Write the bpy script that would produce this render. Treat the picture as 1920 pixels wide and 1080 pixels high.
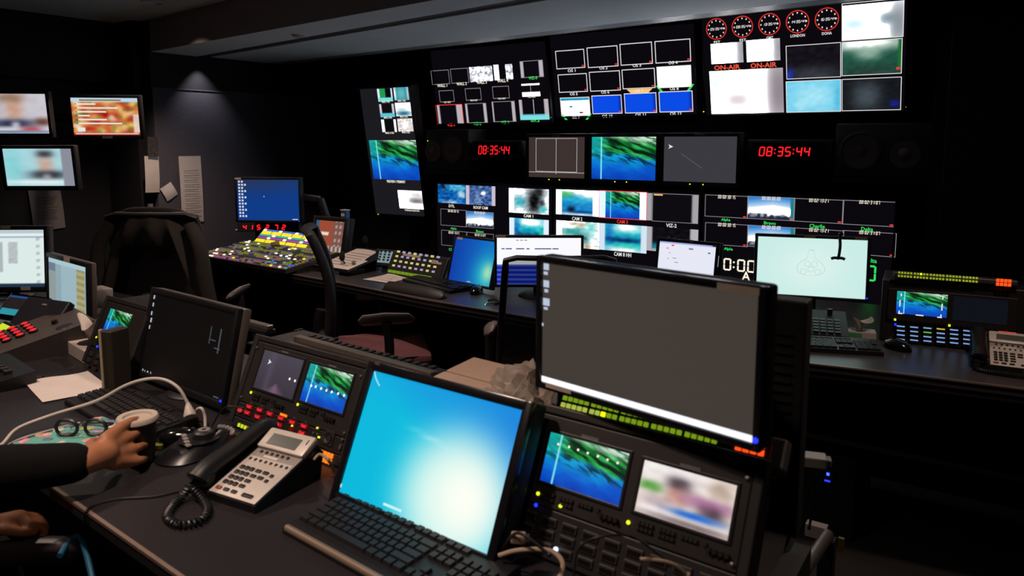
import bpy, bmesh, math, random
from mathutils import Vector, Matrix, noise
random.seed(7)
PI = math.pi
S = bpy.context.scene
for o in list(bpy.data.objects): bpy.data.objects.remove(o)
COL = S.collection

# ------------------------------------------------------------------ camera
FPX, CX, CY, HOR, VPN, CAMZ = 1400.0, 960.0, 435.0, 265.0, 1911.0, 1.5
PITCH = math.atan((CY - HOR) / FPX)
YAW = math.atan((VPN - CX) / (FPX / math.cos(PITCH)))
cam_d = bpy.data.cameras.new('camera'); cam = bpy.data.objects.new('camera', cam_d); COL.objects.link(cam)
cam.location = (0, 0, CAMZ); cam.rotation_euler = (PI / 2 - PITCH, 0, YAW)
cam_d.sensor_width = 36; cam_d.lens = FPX / 1920 * 36
cam_d.shift_y = (CY - 540) / 1920
cam_d.clip_start = 0.02; cam_d.clip_end = 60
cam_d.dof.use_dof = True; cam_d.dof.focus_distance = 3.6; cam_d.dof.aperture_fstop = 5.0
S.camera = cam
# ------------------------------------------------------------------ world, view, room light
w = bpy.data.worlds.new('world'); S.world = w; w.use_nodes = True
w.node_tree.nodes['Background'].inputs[0].default_value = (0.010, 0.009, 0.011, 1)
w.node_tree.nodes['Background'].inputs[1].default_value = 0.25
S.view_settings.view_transform = 'Standard'; S.view_settings.look = 'None'
S.view_settings.exposure = 0.0; S.view_settings.gamma = 1.0; S.view_settings.use_curve_mapping = False

def lamp(name, loc, target, energy, color, size=0.06, angle=100, blend=0.6):
    d = bpy.data.lights.new(name, 'SPOT'); d.energy = energy; d.color = color
    d.spot_size = math.radians(angle); d.spot_blend = blend; d.shadow_soft_size = size
    o = bpy.data.objects.new(name, d); COL.objects.link(o); o.location = loc
    o.rotation_euler = (Vector(target) - Vector(loc)).to_track_quat('-Z', 'Y').to_euler()
    return o
WARM = (1.0, 0.76, 0.62)
# unseen downlights added to brighten the room (their fixtures are built with the ceiling)
DOWN = [((-1.35, 0.42, 2.33), 95, WARM, 'the foreground phone'), ((-2.75, 0.75, 2.33), 60, WARM, 'the talkback box'), ((-0.35, 0.1, 2.33), 20, WARM, 'the right end of the front desk'), ((-2.6, 2.25, 2.33), 75, WARM, 'the maroon chair'), ((0.15, 2.25, 2.33), 45, WARM, 'the right end of the rear desk'), ((-4.5, 2.7, 2.33), 75, WARM, 'the jacket chair')]
for i, (l, e, c, _n) in enumerate(DOWN):
    lamp('added_downlight_lamp', l, (l[0], l[1] + .08, 0), e, c, 0.05, 110, .8)
lamp('wall_washer_lamp', (-5.125, 3.46, 2.13), (-5.150, 3.46, 0), 14, (0.95, 0.92, 1.0), 0.010, 84, .9)

# ------------------------------------------------------------------ pixel helpers (1920 x 1080 frame)
CR = cam.rotation_euler.to_matrix()
O = Vector((0, 0, CAMZ))
def ray(x, y): return CR @ Vector(((x - CX) / FPX, -(y - CY) / FPX, -1))
def onz(x, y, z): d = ray(x, y); return O + d * ((z - CAMZ) / d.z)
def ony(x, y, Y): d = ray(x, y); return O + d * (Y / d.y)
def onx(x, y, X): d = ray(x, y); return O + d * (X / d.x)

class Fr:
    """a plane in the room: local x right, y into the surface, z up the surface"""
    def __init__(s, c, yaw=0, tilt=0):
        s.c = Vector(c); s.yaw = yaw; s.tilt = tilt
        s.M = Matrix.Translation(s.c) @ Matrix.Rotation(math.radians(yaw), 4, 'Z') @ Matrix.Rotation(-math.radians(tilt), 4, 'X')
        s.I = s.M.inverted()
    def px(s, x, y, off=0.0):
        a = s.I @ O; b = s.I.to_3x3() @ ray(x, y)
        t = (-off - a.y) / b.y; p = a + b * t
        return p.x, p.z
    def rect(s, tl, br):
        x0, z1 = s.px(*tl); x1, z0 = s.px(*br)
        return min(x0, x1), min(z0, z1), max(x0, x1), max(z0, z1)

# ------------------------------------------------------------------ colour and materials
def lin(c):
    if isinstance(c, str):
        c = c.lstrip('#'); c = [int(c[i:i + 2], 16) / 255 for i in (0, 2, 4)]
    return tuple((v / 12.92 if v <= 0.04045 else ((v + 0.055) / 1.055) ** 2.4) for v in c)
MATS = {}
def mat(name, col, rough=0.5, metal=0.0, nz=0.0, nsc=40.0, bump=0.0, coat=0.0, alpha=1.0, spec=0.5, stretch=(1, 1, 1)):
    if name in MATS: return MATS[name]
    m = bpy.data.materials.new(name); m.use_nodes = True; nt = m.node_tree; b = nt.nodes['Principled BSDF']
    c = lin(col); b.inputs['Base Color'].default_value = (*c, 1); b.inputs['Roughness'].default_value = rough
    b.inputs['Metallic'].default_value = metal; b.inputs['Specular IOR Level'].default_value = spec
    if coat: b.inputs['Coat Weight'].default_value = coat
    if alpha < 1: b.inputs['Alpha'].default_value = alpha
    if nz or bump:
        tc = nt.nodes.new('ShaderNodeTexCoord'); mp = nt.nodes.new('ShaderNodeMapping'); mp.inputs['Scale'].default_value = stretch
        n = nt.nodes.new('ShaderNodeTexNoise'); n.inputs['Scale'].default_value = nsc; n.inputs['Detail'].default_value = 5
        nt.links.new(tc.outputs['Object'], mp.inputs[0]); nt.links.new(mp.outputs[0], n.inputs['Vector'])
        if nz:
            r = nt.nodes.new('ShaderNodeValToRGB')
            r.color_ramp.elements[0].color = (*[v * (1 - nz) for v in c], 1); r.color_ramp.elements[1].color = (*[min(1, v * (1 + nz)) for v in c], 1)
            r.color_ramp.elements[0].position = .3; r.color_ramp.elements[1].position = .7
            nt.links.new(n.outputs['Fac'], r.inputs[0]); nt.links.new(r.outputs[0], b.inputs['Base Color'])
        if bump:
            bp = nt.nodes.new('ShaderNodeBump'); bp.inputs['Strength'].default_value = bump; bp.inputs['Distance'].default_value = .004
            nt.links.new(n.outputs['Fac'], bp.inputs['Height']); nt.links.new(bp.outputs[0], b.inputs['Normal'])
    MATS[name] = m; return m
def emi(name, col, st=1.0, light=True):
    if name in MATS: return MATS[name]
    m = bpy.data.materials.new(name); m.use_nodes = True; b = m.node_tree.nodes['Principled BSDF']
    c = lin(col); b.inputs['Base Color'].default_value = (0.004, 0.004, 0.004, 1); b.inputs['Roughness'].default_value = .4
    b.inputs['Specular IOR Level'].default_value = .2
    b.inputs['Emission Color'].default_value = (*c, 1); b.inputs['Emission Strength'].default_value = st
    if not light: m.cycles.emission_sampling = 'NONE'
    MATS[name] = m; return m
def image_mat(name='screen_picture', st=1.0):
    if name in MATS: return MATS[name]
    m = bpy.data.materials.new(name); m.use_nodes = True; nt = m.node_tree; b = nt.nodes['Principled BSDF']
    b.inputs['Base Color'].default_value = (0.004, 0.004, 0.004, 1); b.inputs['Roughness'].default_value = .35; b.inputs['Specular IOR Level'].default_value = .25
    a = nt.nodes.new('ShaderNodeVertexColor'); a.layer_name = 'Col'
    nt.links.new(a.outputs[0], b.inputs['Emission Color']); b.inputs['Emission Strength'].default_value = st
    MATS[name] = m; return m
def ocean_mat(name='aerial_ocean_picture', st=1.05):
    """aerial picture: blue water below, green shore above right, dark branching channels, a pale line at left"""
    if name in MATS: return MATS[name]
    m = bpy.data.materials.new(name); m.use_nodes = True; nt = m.node_tree; b = nt.nodes['Principled BSDF']; L = nt.links.new
    b.inputs['Base Color'].default_value = (0.004, 0.004, 0.004, 1); b.inputs['Roughness'].default_value = .35; b.inputs['Specular IOR Level'].default_value = .25
    uv = nt.nodes.new('ShaderNodeUVMap'); sp = nt.nodes.new('ShaderNodeSeparateXYZ'); L(uv.outputs[0], sp.inputs[0])
    def M(op, a, bb=None, c=None):
        n = nt.nodes.new('ShaderNodeMath'); n.operation = op
        for i, v in enumerate((a, bb, c)):
            if v is None: continue
            if isinstance(v, (int, float)): n.inputs[i].default_value = v
            else: L(v, n.inputs[i])
        return n.outputs[0]
    def NZ(scale, det, sx, sy, rot=0, off=0):
        m0 = nt.nodes.new('ShaderNodeMapping'); m0.inputs['Rotation'].default_value = (0, 0, rot); L(uv.outputs[0], m0.inputs[0])
        mp = nt.nodes.new('ShaderNodeMapping'); mp.inputs['Scale'].default_value = (sx, sy, 1); mp.inputs['Location'].default_value = (off, off, 0)
        L(m0.outputs[0], mp.inputs[0]); n = nt.nodes.new('ShaderNodeTexNoise'); n.inputs['Scale'].default_value = scale; n.inputs['Detail'].default_value = det
        L(mp.outputs[0], n.inputs['Vector']); return n.outputs['Fac']
    def RAMP(f, els):
        r = nt.nodes.new('ShaderNodeValToRGB'); cr = r.color_ramp
        while len(cr.elements) < len(els): cr.elements.new(.5)
        for e, (p, c) in zip(cr.elements, els): e.position = p; e.color = (*lin(c), 1)
        L(f, r.inputs[0]); return r.outputs[0]
    def SM(x, a, bb):
        n = nt.nodes.new('ShaderNodeMapRange'); n.interpolation_type = 'SMOOTHSTEP'; L(x, n.inputs[0])
        n.inputs[1].default_value = a; n.inputs[2].default_value = bb; return n.outputs[0]
    def MIX(f, a, bb):
        n = nt.nodes.new('ShaderNodeMix'); n.data_type = 'RGBA'
        if isinstance(f, (int, float)): n.inputs[0].default_value = f
        else: L(f, n.inputs[0])
        for i, v in ((6, a), (7, bb)):
            if isinstance(v, str): n.inputs[i].default_value = (*lin(v), 1)
            else: L(v, n.inputs[i])
        return n.outputs[2]
    u, v = sp.outputs[0], sp.outputs[1]
    n1 = NZ(3.4, 6, 1, 1.5, .5); n2 = NZ(4.2, 8, .75, 2.6, .55, 3.1); n3 = NZ(7, 5, .8, 2.2, .45, 7.7)
    water = RAMP(M('ADD', M('MULTIPLY', v, .75), M('MULTIPLY', n1, .42)), [(0.10, '#0a2aa0'), (.38, '#0a58c8'), (.58, '#0e8fd0'), (.78, '#22c4cc'), (.95, '#7fe0d0')])
    # shore line falls to the right
    h = M('ADD', M('ADD', M('MULTIPLY', v, 1.0), M('MULTIPLY', u, .22)), M('MULTIPLY', M('ADD', n1, n2), .22))
    g = SM(h, .86, .98)
    green = RAMP(n2, [(.34, '#052010'), (.45, '#0a4a20'), (.54, '#15863a'), (.64, '#38b058'), (.76, '#9fdcae')])
    c = MIX(g, water, green)
    # dark channels below the shore
    band = M('MULTIPLY', SM(h, .64, .80), M('SUBTRACT', 1.0, SM(h, 1.0, 1.12)))
    ch = M('MULTIPLY', band, M('SUBTRACT', 1.0, SM(n2, .44, .54)))
    c = MIX(M('MULTIPLY', ch, .9), c, '#0b1d14')
    hl = M('MULTIPLY', SM(M('ADD', v, M('MULTIPLY', u, .28)), 1.02, 1.22), SM(n3, .35, .55))
    c = MIX(M('MULTIPLY', hl, .85), c, '#d8f0e2')
    cl = M('SUBTRACT', 1.0, SM(u, .03, .30)); c = MIX(M('MULTIPLY', M('MULTIPLY', cl, SM(v, .45, .8)), .6), c, '#18b8c0')
    ln = M('SUBTRACT', 1.0, SM(M('ABSOLUTE', M('SUBTRACT', u, .155)), .004, .016))
    c = MIX(M('MULTIPLY', ln, .8), c, '#8ff4f4')
    L(c, b.inputs['Emission Color']); b.inputs['Emission Strength'].default_value = st
    MATS[name] = m; return m

# ------------------------------------------------------------------ mesh builder
class MB:
    def __init__(s): s.v = []; s.f = []
    def add(s, vs, fs, T=None):
        k = len(s.v); s.v += [(T @ Vector(p)) if T else Vector(p) for p in vs]; s.f += [tuple(i + k for i in f) for f in fs]; return s
    def box(s, c, d, bev=0.0, T=None, seg=2):
        x, y, z = c; a, b, h = d[0] / 2, d[1] / 2, d[2] / 2
        if bev <= 0:
            return s.add([(x - a, y - b, z - h), (x + a, y - b, z - h), (x + a, y + b, z - h), (x - a, y + b, z - h), (x - a, y - b, z + h), (x + a, y - b, z + h), (x + a, y + b, z + h), (x - a, y + b, z + h)],
                         [(0, 3, 2, 1), (4, 5, 6, 7), (0, 1, 5, 4), (1, 2, 6, 5), (2, 3, 7, 6), (3, 0, 4, 7)], T)
        bm = bmesh.new(); bmesh.ops.create_cube(bm, size=1)
        for q in bm.verts: q.co = Vector((x + q.co.x * d[0], y + q.co.y * d[1], z + q.co.z * d[2]))
        bmesh.ops.bevel(bm, geom=bm.edges[:], offset=min(bev, min(d) * .49), segments=seg, affect='EDGES', profile=.5)
        bm.verts.index_update(); s.add([q.co.copy() for q in bm.verts], [[q.index for q in f.verts] for f in bm.faces], T); bm.free(); return s
    def b2(s, x0, y0, z0, x1, y1, z1, bev=0.0, T=None): return s.box(((x0 + x1) / 2, (y0 + y1) / 2, (z0 + z1) / 2), (abs(x1 - x0), abs(y1 - y0), abs(z1 - z0)), bev, T)
    def quad(s, x0, z0, x1, z1, y=0.0, T=None): return s.add([(x0, y, z0), (x1, y, z0), (x1, y, z1), (x0, y, z1)], [(0, 1, 2, 3)], T)
    def outline(s, x0, z0, x1, z1, t, y=0.0):
        s.quad(x0, z0, x1, z0 + t, y); s.quad(x0, z1 - t, x1, z1, y); s.quad(x0, z0 + t, x0 + t, z1 - t, y); s.quad(x1 - t, z0 + t, x1, z1 - t, y); return s
    def cyl(s, p0, p1, r0, r1=None, n=16, cap=True, T=None):
        r1 = r0 if r1 is None else r1; p0, p1 = Vector(p0), Vector(p1); d = (p1 - p0).normalized()
        a = d.orthogonal().normalized(); b = d.cross(a)
        vs = [p0 + (a * math.cos(2 * PI * i / n) + b * math.sin(2 * PI * i / n)) * r0 for i in range(n)] + [p1 + (a * math.cos(2 * PI * i / n) + b * math.sin(2 * PI * i / n)) * r1 for i in range(n)]
        fs = [(i, (i + 1) % n, n + (i + 1) % n, n + i) for i in range(n)]
        if cap: fs += [tuple(range(n - 1, -1, -1)), tuple(range(n, 2 * n))]
        return s.add(vs, fs, T)
    def tube(s, pts, r, n=8, T=None, cyc=False, flat=1.0):
        pts = [Vector(p) for p in pts]; N = len(pts); vs = []; fs = []; up = None
        for i, p in enumerate(pts):
            t = ((pts[(i + 1) % N] if (cyc or i < N - 1) else p) - (pts[i - 1] if (cyc or i > 0) else p)).normalized()
            if up is None: up = t.orthogonal().normalized()
            a = (up - t * up.dot(t)); a = a.normalized() if a.length > 1e-6 else t.orthogonal().normalized(); up = a; b = t.cross(a)
            rr = r[i] if isinstance(r, (list, tuple)) else r
            vs += [p + (a * math.cos(2 * PI * k / n) + b * math.sin(2 * PI * k / n) * flat) * rr for k in range(n)]
        for i in range(N if cyc else N - 1):
            j = (i + 1) % N; fs += [(i * n + k, i * n + (k + 1) % n, j * n + (k + 1) % n, j * n + k) for k in range(n)]
        if not cyc: fs += [tuple(range(n - 1, -1, -1)), tuple((N - 1) * n + k for k in range(n))]
        return s.add(vs, fs, T)
    def lathe(s, prof, n=24, c=(0, 0, 0), T=None):
        vs = []; fs = []; m = len(prof)
        for i in range(n):
            a = 2 * PI * i / n; vs += [(c[0] + r * math.cos(a), c[1] + r * math.sin(a), c[2] + z) for r, z in prof]
        for i in range(n):
            j = (i + 1) % n; fs += [(i * m + k, j * m + k, j * m + k + 1, i * m + k + 1) for k in range(m - 1)]
        return s.add(vs, fs, T)
    def prism(s, poly, a, b, ax='x', T=None):
        """extrude a 2D outline: ax x -> outline in (y, z); ax z -> outline in (x, y); ax y -> outline in (x, z)"""
        n = len(poly); P = {'x': lambda q, t: (t, q[0], q[1]), 'z': lambda q, t: (q[0], q[1], t), 'y': lambda q, t: (q[0], t, q[1])}[ax]
        vs = [P(q, a) for q in poly] + [P(q, b) for q in poly]
        fs = [tuple(range(n - 1, -1, -1)), tuple(range(n, 2 * n))] + [(i, (i + 1) % n, n + (i + 1) % n, n + i) for i in range(n)]
        return s.add(vs, fs, T)
    def ball(s, c, r, n=16, m=10, T=None):
        rx, ry, rz = r if isinstance(r, (list, tuple)) else (r, r, r)
        vs = []; fs = []
        for j in range(m + 1):
            t = PI * j / m
            for i in range(n): a = 2 * PI * i / n; vs.append((c[0] + rx * math.sin(t) * math.cos(a), c[1] + ry * math.sin(t) * math.sin(a), c[2] + rz * math.cos(t)))
        for j in range(m): fs += [(j * n + i, (j + 1) * n + i, (j + 1) * n + (i + 1) % n, j * n + (i + 1) % n) for i in range(n)]
        return s.add(vs, fs, T)
    def grid(s, fn, nu, nv, T=None, thick=0):
        vs = [fn(i / nu, j / nv) for j in range(nv + 1) for i in range(nu + 1)]
        fs = [(j * (nu + 1) + i, j * (nu + 1) + i + 1, (j + 1) * (nu + 1) + i + 1, (j + 1) * (nu + 1) + i) for j in range(nv) for i in range(nu)]
        return s.add(vs, fs, T)
    def mesh(s, name, m, smooth=False, W=None):
        me = bpy.data.meshes.new(name); vs = [tuple(W @ p) for p in s.v] if W else [tuple(p) for p in s.v]
        me.from_pydata(vs, [], s.f)
        bm = bmesh.new(); bm.from_mesh(me); bmesh.ops.recalc_face_normals(bm, faces=bm.faces[:]) if not getattr(s, 'keep', False) else None; bm.to_mesh(me); bm.free()
        if m: me.materials.append(m)
        if smooth:
            me.polygons.foreach_set('use_smooth', [True] * len(me.polygons))
            try: me.set_sharp_from_angle(angle=math.radians(40))
            except Exception: pass
        me.update(); return me
    def build(s, name, m, parent=None, smooth=False, world=False, kind=None, label=None):
        me = s.mesh(name, m, smooth, W=rootinv(parent) if (world and parent) else None)
        o = bpy.data.objects.new(name, me); COL.objects.link(o)
        if parent: o.parent = parent
        if kind: o['kind'] = kind
        if label: o['label'] = label
        return o
IMAT = {}
def rootinv(o):
    while o.parent: o = o.parent
    return IMAT.get(o.name, Matrix())
def thing(name, label, cat, M=None, group=None):
    o = bpy.data.objects.new(name, None); COL.objects.link(o); o.empty_display_size = .05
    M = M if M is not None else Matrix(); o.matrix_world = M; IMAT[o.name] = M.inverted()
    o['label'] = label; o['category'] = cat
    if group: o['group'] = group
    return o
def tag(o, label, cat, group=None):
    o['label'] = label; o['category'] = cat
    if group: o['group'] = group
    return o
def struct(o): o['kind'] = 'structure'; return o
def inst(name, me, parent, loc=(0, 0, 0), rot=(0, 0, 0), sc=(1, 1, 1), label=None):
    o = bpy.data.objects.new(name, me); COL.objects.link(o); o.parent = parent; o.location = loc; o.rotation_euler = rot; o.scale = sc
    if label: o['label'] = label
    return o
def T3(loc, rz=0, rx=0, ry=0): return Matrix.Translation(loc) @ Matrix.Rotation(rz, 4, 'Z') @ Matrix.Rotation(ry, 4, 'Y') @ Matrix.Rotation(rx, 4, 'X')

PB = 0.0
def picture(parent, r, fn, nx=20, ny=12, y=-.001, name='picture', m=None):
    """flat screen picture on a small grid, colours from fn(u, v) in display values"""
    x0, z0, x1, z1 = r; vs = []; cs = []
    for j in range(ny + 1):
        for i in range(nx + 1):
            u, v = i / nx, j / ny; vs.append((x0 + (x1 - x0) * u, y, z0 + (z1 - z0) * v)); c = fn(u, v)
            q = lin([max(0, min(1.0, k)) for k in c[:3]]); k = max(0, min(1, (min(q) - .35) / .65)); k = 1 + PB * k ** 4   # pure whites of the bright wall displays are brighter than the camera can record
            cs += [q[0] * k, q[1] * k, q[2] * k, 1.0]
    me = bpy.data.meshes.new(name)
    me.from_pydata(vs, [], [(j * (nx + 1) + i, j * (nx + 1) + i + 1, (j + 1) * (nx + 1) + i + 1, (j + 1) * (nx + 1) + i) for j in range(ny) for i in range(nx)])
    a = me.color_attributes.new('Col', 'FLOAT_COLOR', 'POINT'); a.data.foreach_set('color', cs)
    me.materials.append(m or image_mat()); o = bpy.data.objects.new(name, me); COL.objects.link(o); o.parent = parent; return o
def uvquad(parent, r, m, y=-.001, name='picture'):
    x0, z0, x1, z1 = r; me = bpy.data.meshes.new(name)
    me.from_pydata([(x0, y, z0), (x1, y, z0), (x1, y, z1), (x0, y, z1)], [], [(0, 1, 2, 3)])
    uv = me.uv_layers.new(name='UVMap')
    for i, q in enumerate([(0, 0), (1, 0), (1, 1), (0, 1)]): uv.data[i].uv = q
    me.materials.append(m); o = bpy.data.objects.new(name, me); COL.objects.link(o); o.parent = parent; return o
def hexc(h): h = h.lstrip('#'); return tuple(int(h[i:i + 2], 16) / 255 for i in (0, 2, 4))
def mixc(a, b, t): return tuple(x + (y - x) * t for x, y in zip(a, b))
def blobs(bg, items, bg2=None, seed=0, nz=0.0):
    """blurred video picture: soft elliptical patches over a plain or vertical two-tone ground"""
    B = hexc(bg); B2 = hexc(bg2) if bg2 else B; it = [(u, v, a, b, hexc(c), k) for u, v, a, b, c, k in items]
    def f(u, v):
        c = mixc(B, B2, v)
        for (x, y, a, b, q, k) in it:
            d = math.exp(-(abs((u - x) / a) ** 2.6 + abs((v - y) / b) ** 2.6)); c = mixc(c, q, d * k)
        if nz:
            n = noise.noise(Vector((u * 9 + seed, v * 9, seed))) * nz; c = tuple(q + n for q in c)
        return c
    return f
# ------------------------------------------------------------------ lettering, set once all objects exist
TEXTS = []
def text(parent, s, cx, cz, h, m, w=None, y=-.002, name='caption', flat=False):
    TEXTS.append((parent, s, cx, cz, h, m, w, y, name, flat))
def flush_texts():
    tmp = []
    for t in TEXTS:
        cu = bpy.data.curves.new('lettering', 'FONT'); cu.body = t[1]; cu.align_x = 'CENTER'; cu.align_y = 'CENTER'; cu.size = 1; cu.resolution_u = 2; cu.offset = .018
        o = bpy.data.objects.new('lettering', cu); COL.objects.link(o); tmp.append(o)
    dg = bpy.context.evaluated_depsgraph_get(); dg.update()
    for t, o in zip(TEXTS, tmp):
        parent, s, cx, cz, h, m, w, y, name, flat = t
        me = bpy.data.meshes.new_from_object(o.evaluated_get(dg)); me.name = name
        if not len(me.vertices): continue
        xs = [q.co.x for q in me.vertices]; ys = [q.co.y for q in me.vertices]
        k = h / max(1e-6, max(ys) - min(ys)); kx = (w / max(1e-6, max(xs) - min(xs))) if w else k
        mx, my = (max(xs) + min(xs)) / 2, (max(ys) + min(ys)) / 2
        for q in me.vertices:
            a, b = (q.co.x - mx) * kx, (q.co.y - my) * k
            q.co = (cx + a, cz + b, y) if flat else (cx + a, y, cz + b)
        me.materials.clear(); me.materials.append(m)
        ob = bpy.data.objects.new(name, me); COL.objects.link(ob); ob.parent = parent
    for o in tmp: cu = o.data; bpy.data.objects.remove(o); bpy.data.curves.remove(cu)
SEG = {'0': 'abcdef', '1': 'bc', '2': 'abged', '3': 'abgcd', '4': 'fgbc', '5': 'afgcd', '6': 'afgedc', '7': 'abc', '8': 'abcdefg', '9': 'abcdfg'}
def seg7(mb, s, x, z, w, h, t, gap, y=-.002, slant=.12):
    """seven-segment figures, bottom left at x, z"""
    def bar(x0, z0, x1, z1): 
        mb.add([(x0 + z0 * slant - base * slant, y, z0), (x1 + z0 * slant - base * slant, y, z0), (x1 + z1 * slant - base * slant, y, z1), (x0 + z1 * slant - base * slant, y, z1)], [(0, 1, 2, 3)])
    base = z; g = t * .18
    for ch in s:
        if ch == ':':
            bar(x + t * .2, z + h * .25, x + t * 1.2, z + h * .25 + t); bar(x + t * .2, z + h * .65, x + t * 1.2, z + h * .65 + t); x += t * 1.4 + gap; continue
        if ch == '.':
            bar(x, z, x + t, z + t); x += t + gap; continue
        for k in SEG.get(ch, ''):
            if k == 'a': bar(x + t + g - t * .5, z + h - t, x + w - t * .5 - g, z + h)
            if k == 'd': bar(x + t * .5 + g, z, x + w - t * .5 - g, z + t)
            if k == 'g': bar(x + t * .5 + g, z + h / 2 - t / 2, x + w - t * .5 - g, z + h / 2 + t / 2)
            if k == 'f': bar(x, z + h / 2 + g, x + t, z + h - t * .4 - g)
            if k == 'b': bar(x + w - t, z + h / 2 + g, x + w, z + h - t * .4 - g)
            if k == 'e': bar(x, z + t * .4 + g, x + t, z + h / 2 - g)
            if k == 'c': bar(x + w - t, z + t * .4 + g, x + w, z + h / 2 - g)
        x += w + gap
    return x

# ------------------------------------------------------------------ common materials
BLK = mat('black_plastic', '#121114', .42, nz=.15, nsc=30)
BLKM = mat('matte_black_plastic', '#0e0d0f', .65, nz=.15, nsc=60, bump=.05)
GLOSS = mat('gloss_black_plastic', '#0b0b0d', .15)
DGREY = mat('dark_grey_metal', '#2b2728', .45, .4, nz=.1, nsc=50)
RACKM = mat('rack_panel_paint', '#1c191a', .5, .2, nz=.12, nsc=40, bump=.03)
SILV = mat('silver_plastic', '#8d8784', .38, .25, nz=.06, nsc=60)
STEEL = mat('brushed_steel', '#8a8580', .35, .85, nz=.15, nsc=20, stretch=(1, 30, 30))
GREYP = mat('grey_plastic', '#5c595c', .45, nz=.08)
PAPER = mat('white_paper', '#c9bdb6', .8, nz=.05, nsc=12, bump=.1)
INK = mat('paper_ink', '#5d5554', .9)
TAPE = mat('cream_label_tape', '#a8998c', .6, nz=.08)
DARKSCR = emi('dark_screen_ground', '#0b080d', 1.0, False)
WHITE_E = emi('white_screen_line', '#e8e4e6', 1.0, False)
GREY_E = emi('grey_screen_line', '#8c898f', 1.0, False)
CREAM_E = emi('cream_caption', '#fff4e0', 1.0, False)
GREEN_E = emi('green_caption', '#35e060', 1.0, False)
RED_E = emi('red_caption', '#ff3a30', 1.0, False)
REDLED = emi('red_led', '#ff1a22', 1.6, False)
YLED = emi('yellow_led', '#e8f020', 1.6, False)
BLED = emi('blue_led', '#2030ff', 2.0, False)
ORANGE_E = emi('orange_key_light', '#ff7a18', 1.4, False)
ORED_E = emi('orange_red_key_light', '#ff4a16', 1.5, False)
YG_E = emi('yellow_green_key_light', '#9aa82a', .9, False)
YGB_E = emi('bright_yellow_key_light', '#f4ff10', 1.5, False)
LCDG_E = emi('lit_green_key', '#6a8c16', 1.0, False)
# ================================================================== THE ROOM
XL, YB = -5.2, 4.7
WALLM = mat('charcoal_wall_fabric', '#4a464e', .85, nz=.10, nsc=60, bump=.15)
WALLD = mat('black_wall_paint', '#17151a', .8, nz=.15, nsc=8)
CEILM = mat('white_ceiling_paint', '#dde7f0', .8, nz=.04, nsc=5)
FASC = mat('bulkhead_fascia_paint', '#a89c9e', .8, nz=.05, nsc=5)
CARPET = mat('dark_carpet', '#1f191a', .95, nz=.5, nsc=260, bump=.6)
struct(MB().b2(-6.5, -2.5, -.05, 3.0, YB + .2, 0).build('floor', CARPET))
# left wall: a charcoal fabric section by the monitor wall, then a black recess holding the televisions
wl = struct(MB().b2(XL - .12, 3.08, 0, XL, YB + .2, 1.885).build('wall_left', WALLM))
MB().b2(XL - .12, 3.08, 1.885, XL - .015, YB + .2, 2.6).build('upper_wall_panel', WALLD, wl)
MB().b2(XL - .015, 3.08, 1.881, XL + .004, YB + .2, 1.889).build('picture_rail', WALLM, wl)
struct(MB().b2(-6.3, -2.5, 0, -5.75, 3.08, 2.6).build('wall_recess', WALLD))
struct(MB().b2(-5.75, 3.02, 0, XL - .12, 3.08, 2.6).build('wall_recess_end', WALLD))
struct(MB().b2(-5.75, -2.5, 1.93, -5.55, 3.02, 2.6).build('trim_1', WALLD))
struct(MB().b2(-6.5, YB, 0, 3.0, YB + .15, 2.7).build('wall_back', WALLD))
wr = struct(MB().b2(-.36, 4.22, 0, 3.0, YB, 2.7).build('wall_right', WALLD))
MB().b2(-.30, 4.205, .05, .55, 4.22, 2.1, .004).build('panel', mat('dark_wall_panel', '#211c1e', .7, nz=.1, nsc=9), wr)
MB().b2(.57, 4.205, .05, 1.4, 4.22, 2.1, .004).build('panel', MATS['dark_wall_panel'], wr)
struct(MB().b2(3.0, -2.5, 0, 3.1, YB, 2.7).build('wall_side', WALLD))
struct(MB().b2(-6.5, -2.6, 0, 3.1, -2.5, 2.7).build('wall_rear', WALLD))
ce = MB(); ce.prism([(-6.4, -2.6), (3.1, -2.6), (3.1, 2.6), (-5.2, 3.12), (-6.4, 3.12)], 2.36, 2.42, 'z')
ceil = struct(ce.build('ceiling', CEILM))
struct(MB().b2(-6.5, 2.4, 2.66, 3.1, YB + .1, 2.72).build('ceiling_upper', WALLD))
# ring fixtures for the added ceiling lamps
for (l, e, c, nm) in DOWN:
    f = thing('added_downlight', 'unseen round ceiling lamp added above ' + nm, 'light', Matrix.Translation((l[0], l[1], 2.345)), 'unseen ceiling lamps added above the desks')
    MB().lathe([(.052, .02), (.052, 0), (.068, 0), (.068, .014)], 24).build('trim_ring', CEILM, f, True)
# bulkhead: front edge, stepped soffit, slot diffuser at the rear
def ln(a, b, x): return a[1] + (b[1] - a[1]) * (x - a[0]) / (b[0] - a[0])
FE = ((-5.2, 3.085), (-2.945, 2.792)); SE = ((-5.2, 3.46), (-3.325, 3.149)); RE = ((-5.107, 4.24), (-.819, 3.84))
X0, X1 = XL, 1.6
def strip(y0a, y0b, y1a, y1b, z0, z1): return MB().prism([(X0, y0a), (X1, y0b), (X1, y1b), (X0, y1a)], z0, z1, 'z')
fa, fb = ln(*FE, X0), ln(*FE, X1); sa, sb = ln(*SE, X0), ln(*SE, X1); ra, rb = ln(*RE, X0), ln(*RE, X1)
bk = struct(strip(fa, fb, ra, rb, 2.19, 2.66).build('trim_2', FASC))
strip(fa, fb, sa - .012, sb - .012, 2.137, 2.19).build('soffit_front', CEILM, bk)
strip(sa - .012, sb - .012, sa + .11, sb + .11, 2.150, 2.19).build('soffit_reveal', mat('brown_reveal_paint', '#4a3f40', .8), bk)
strip(sa + .11, sb + .11, ra - .14, rb - .14, 2.142, 2.19).build('soffit_rear', CEILM, bk)
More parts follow.
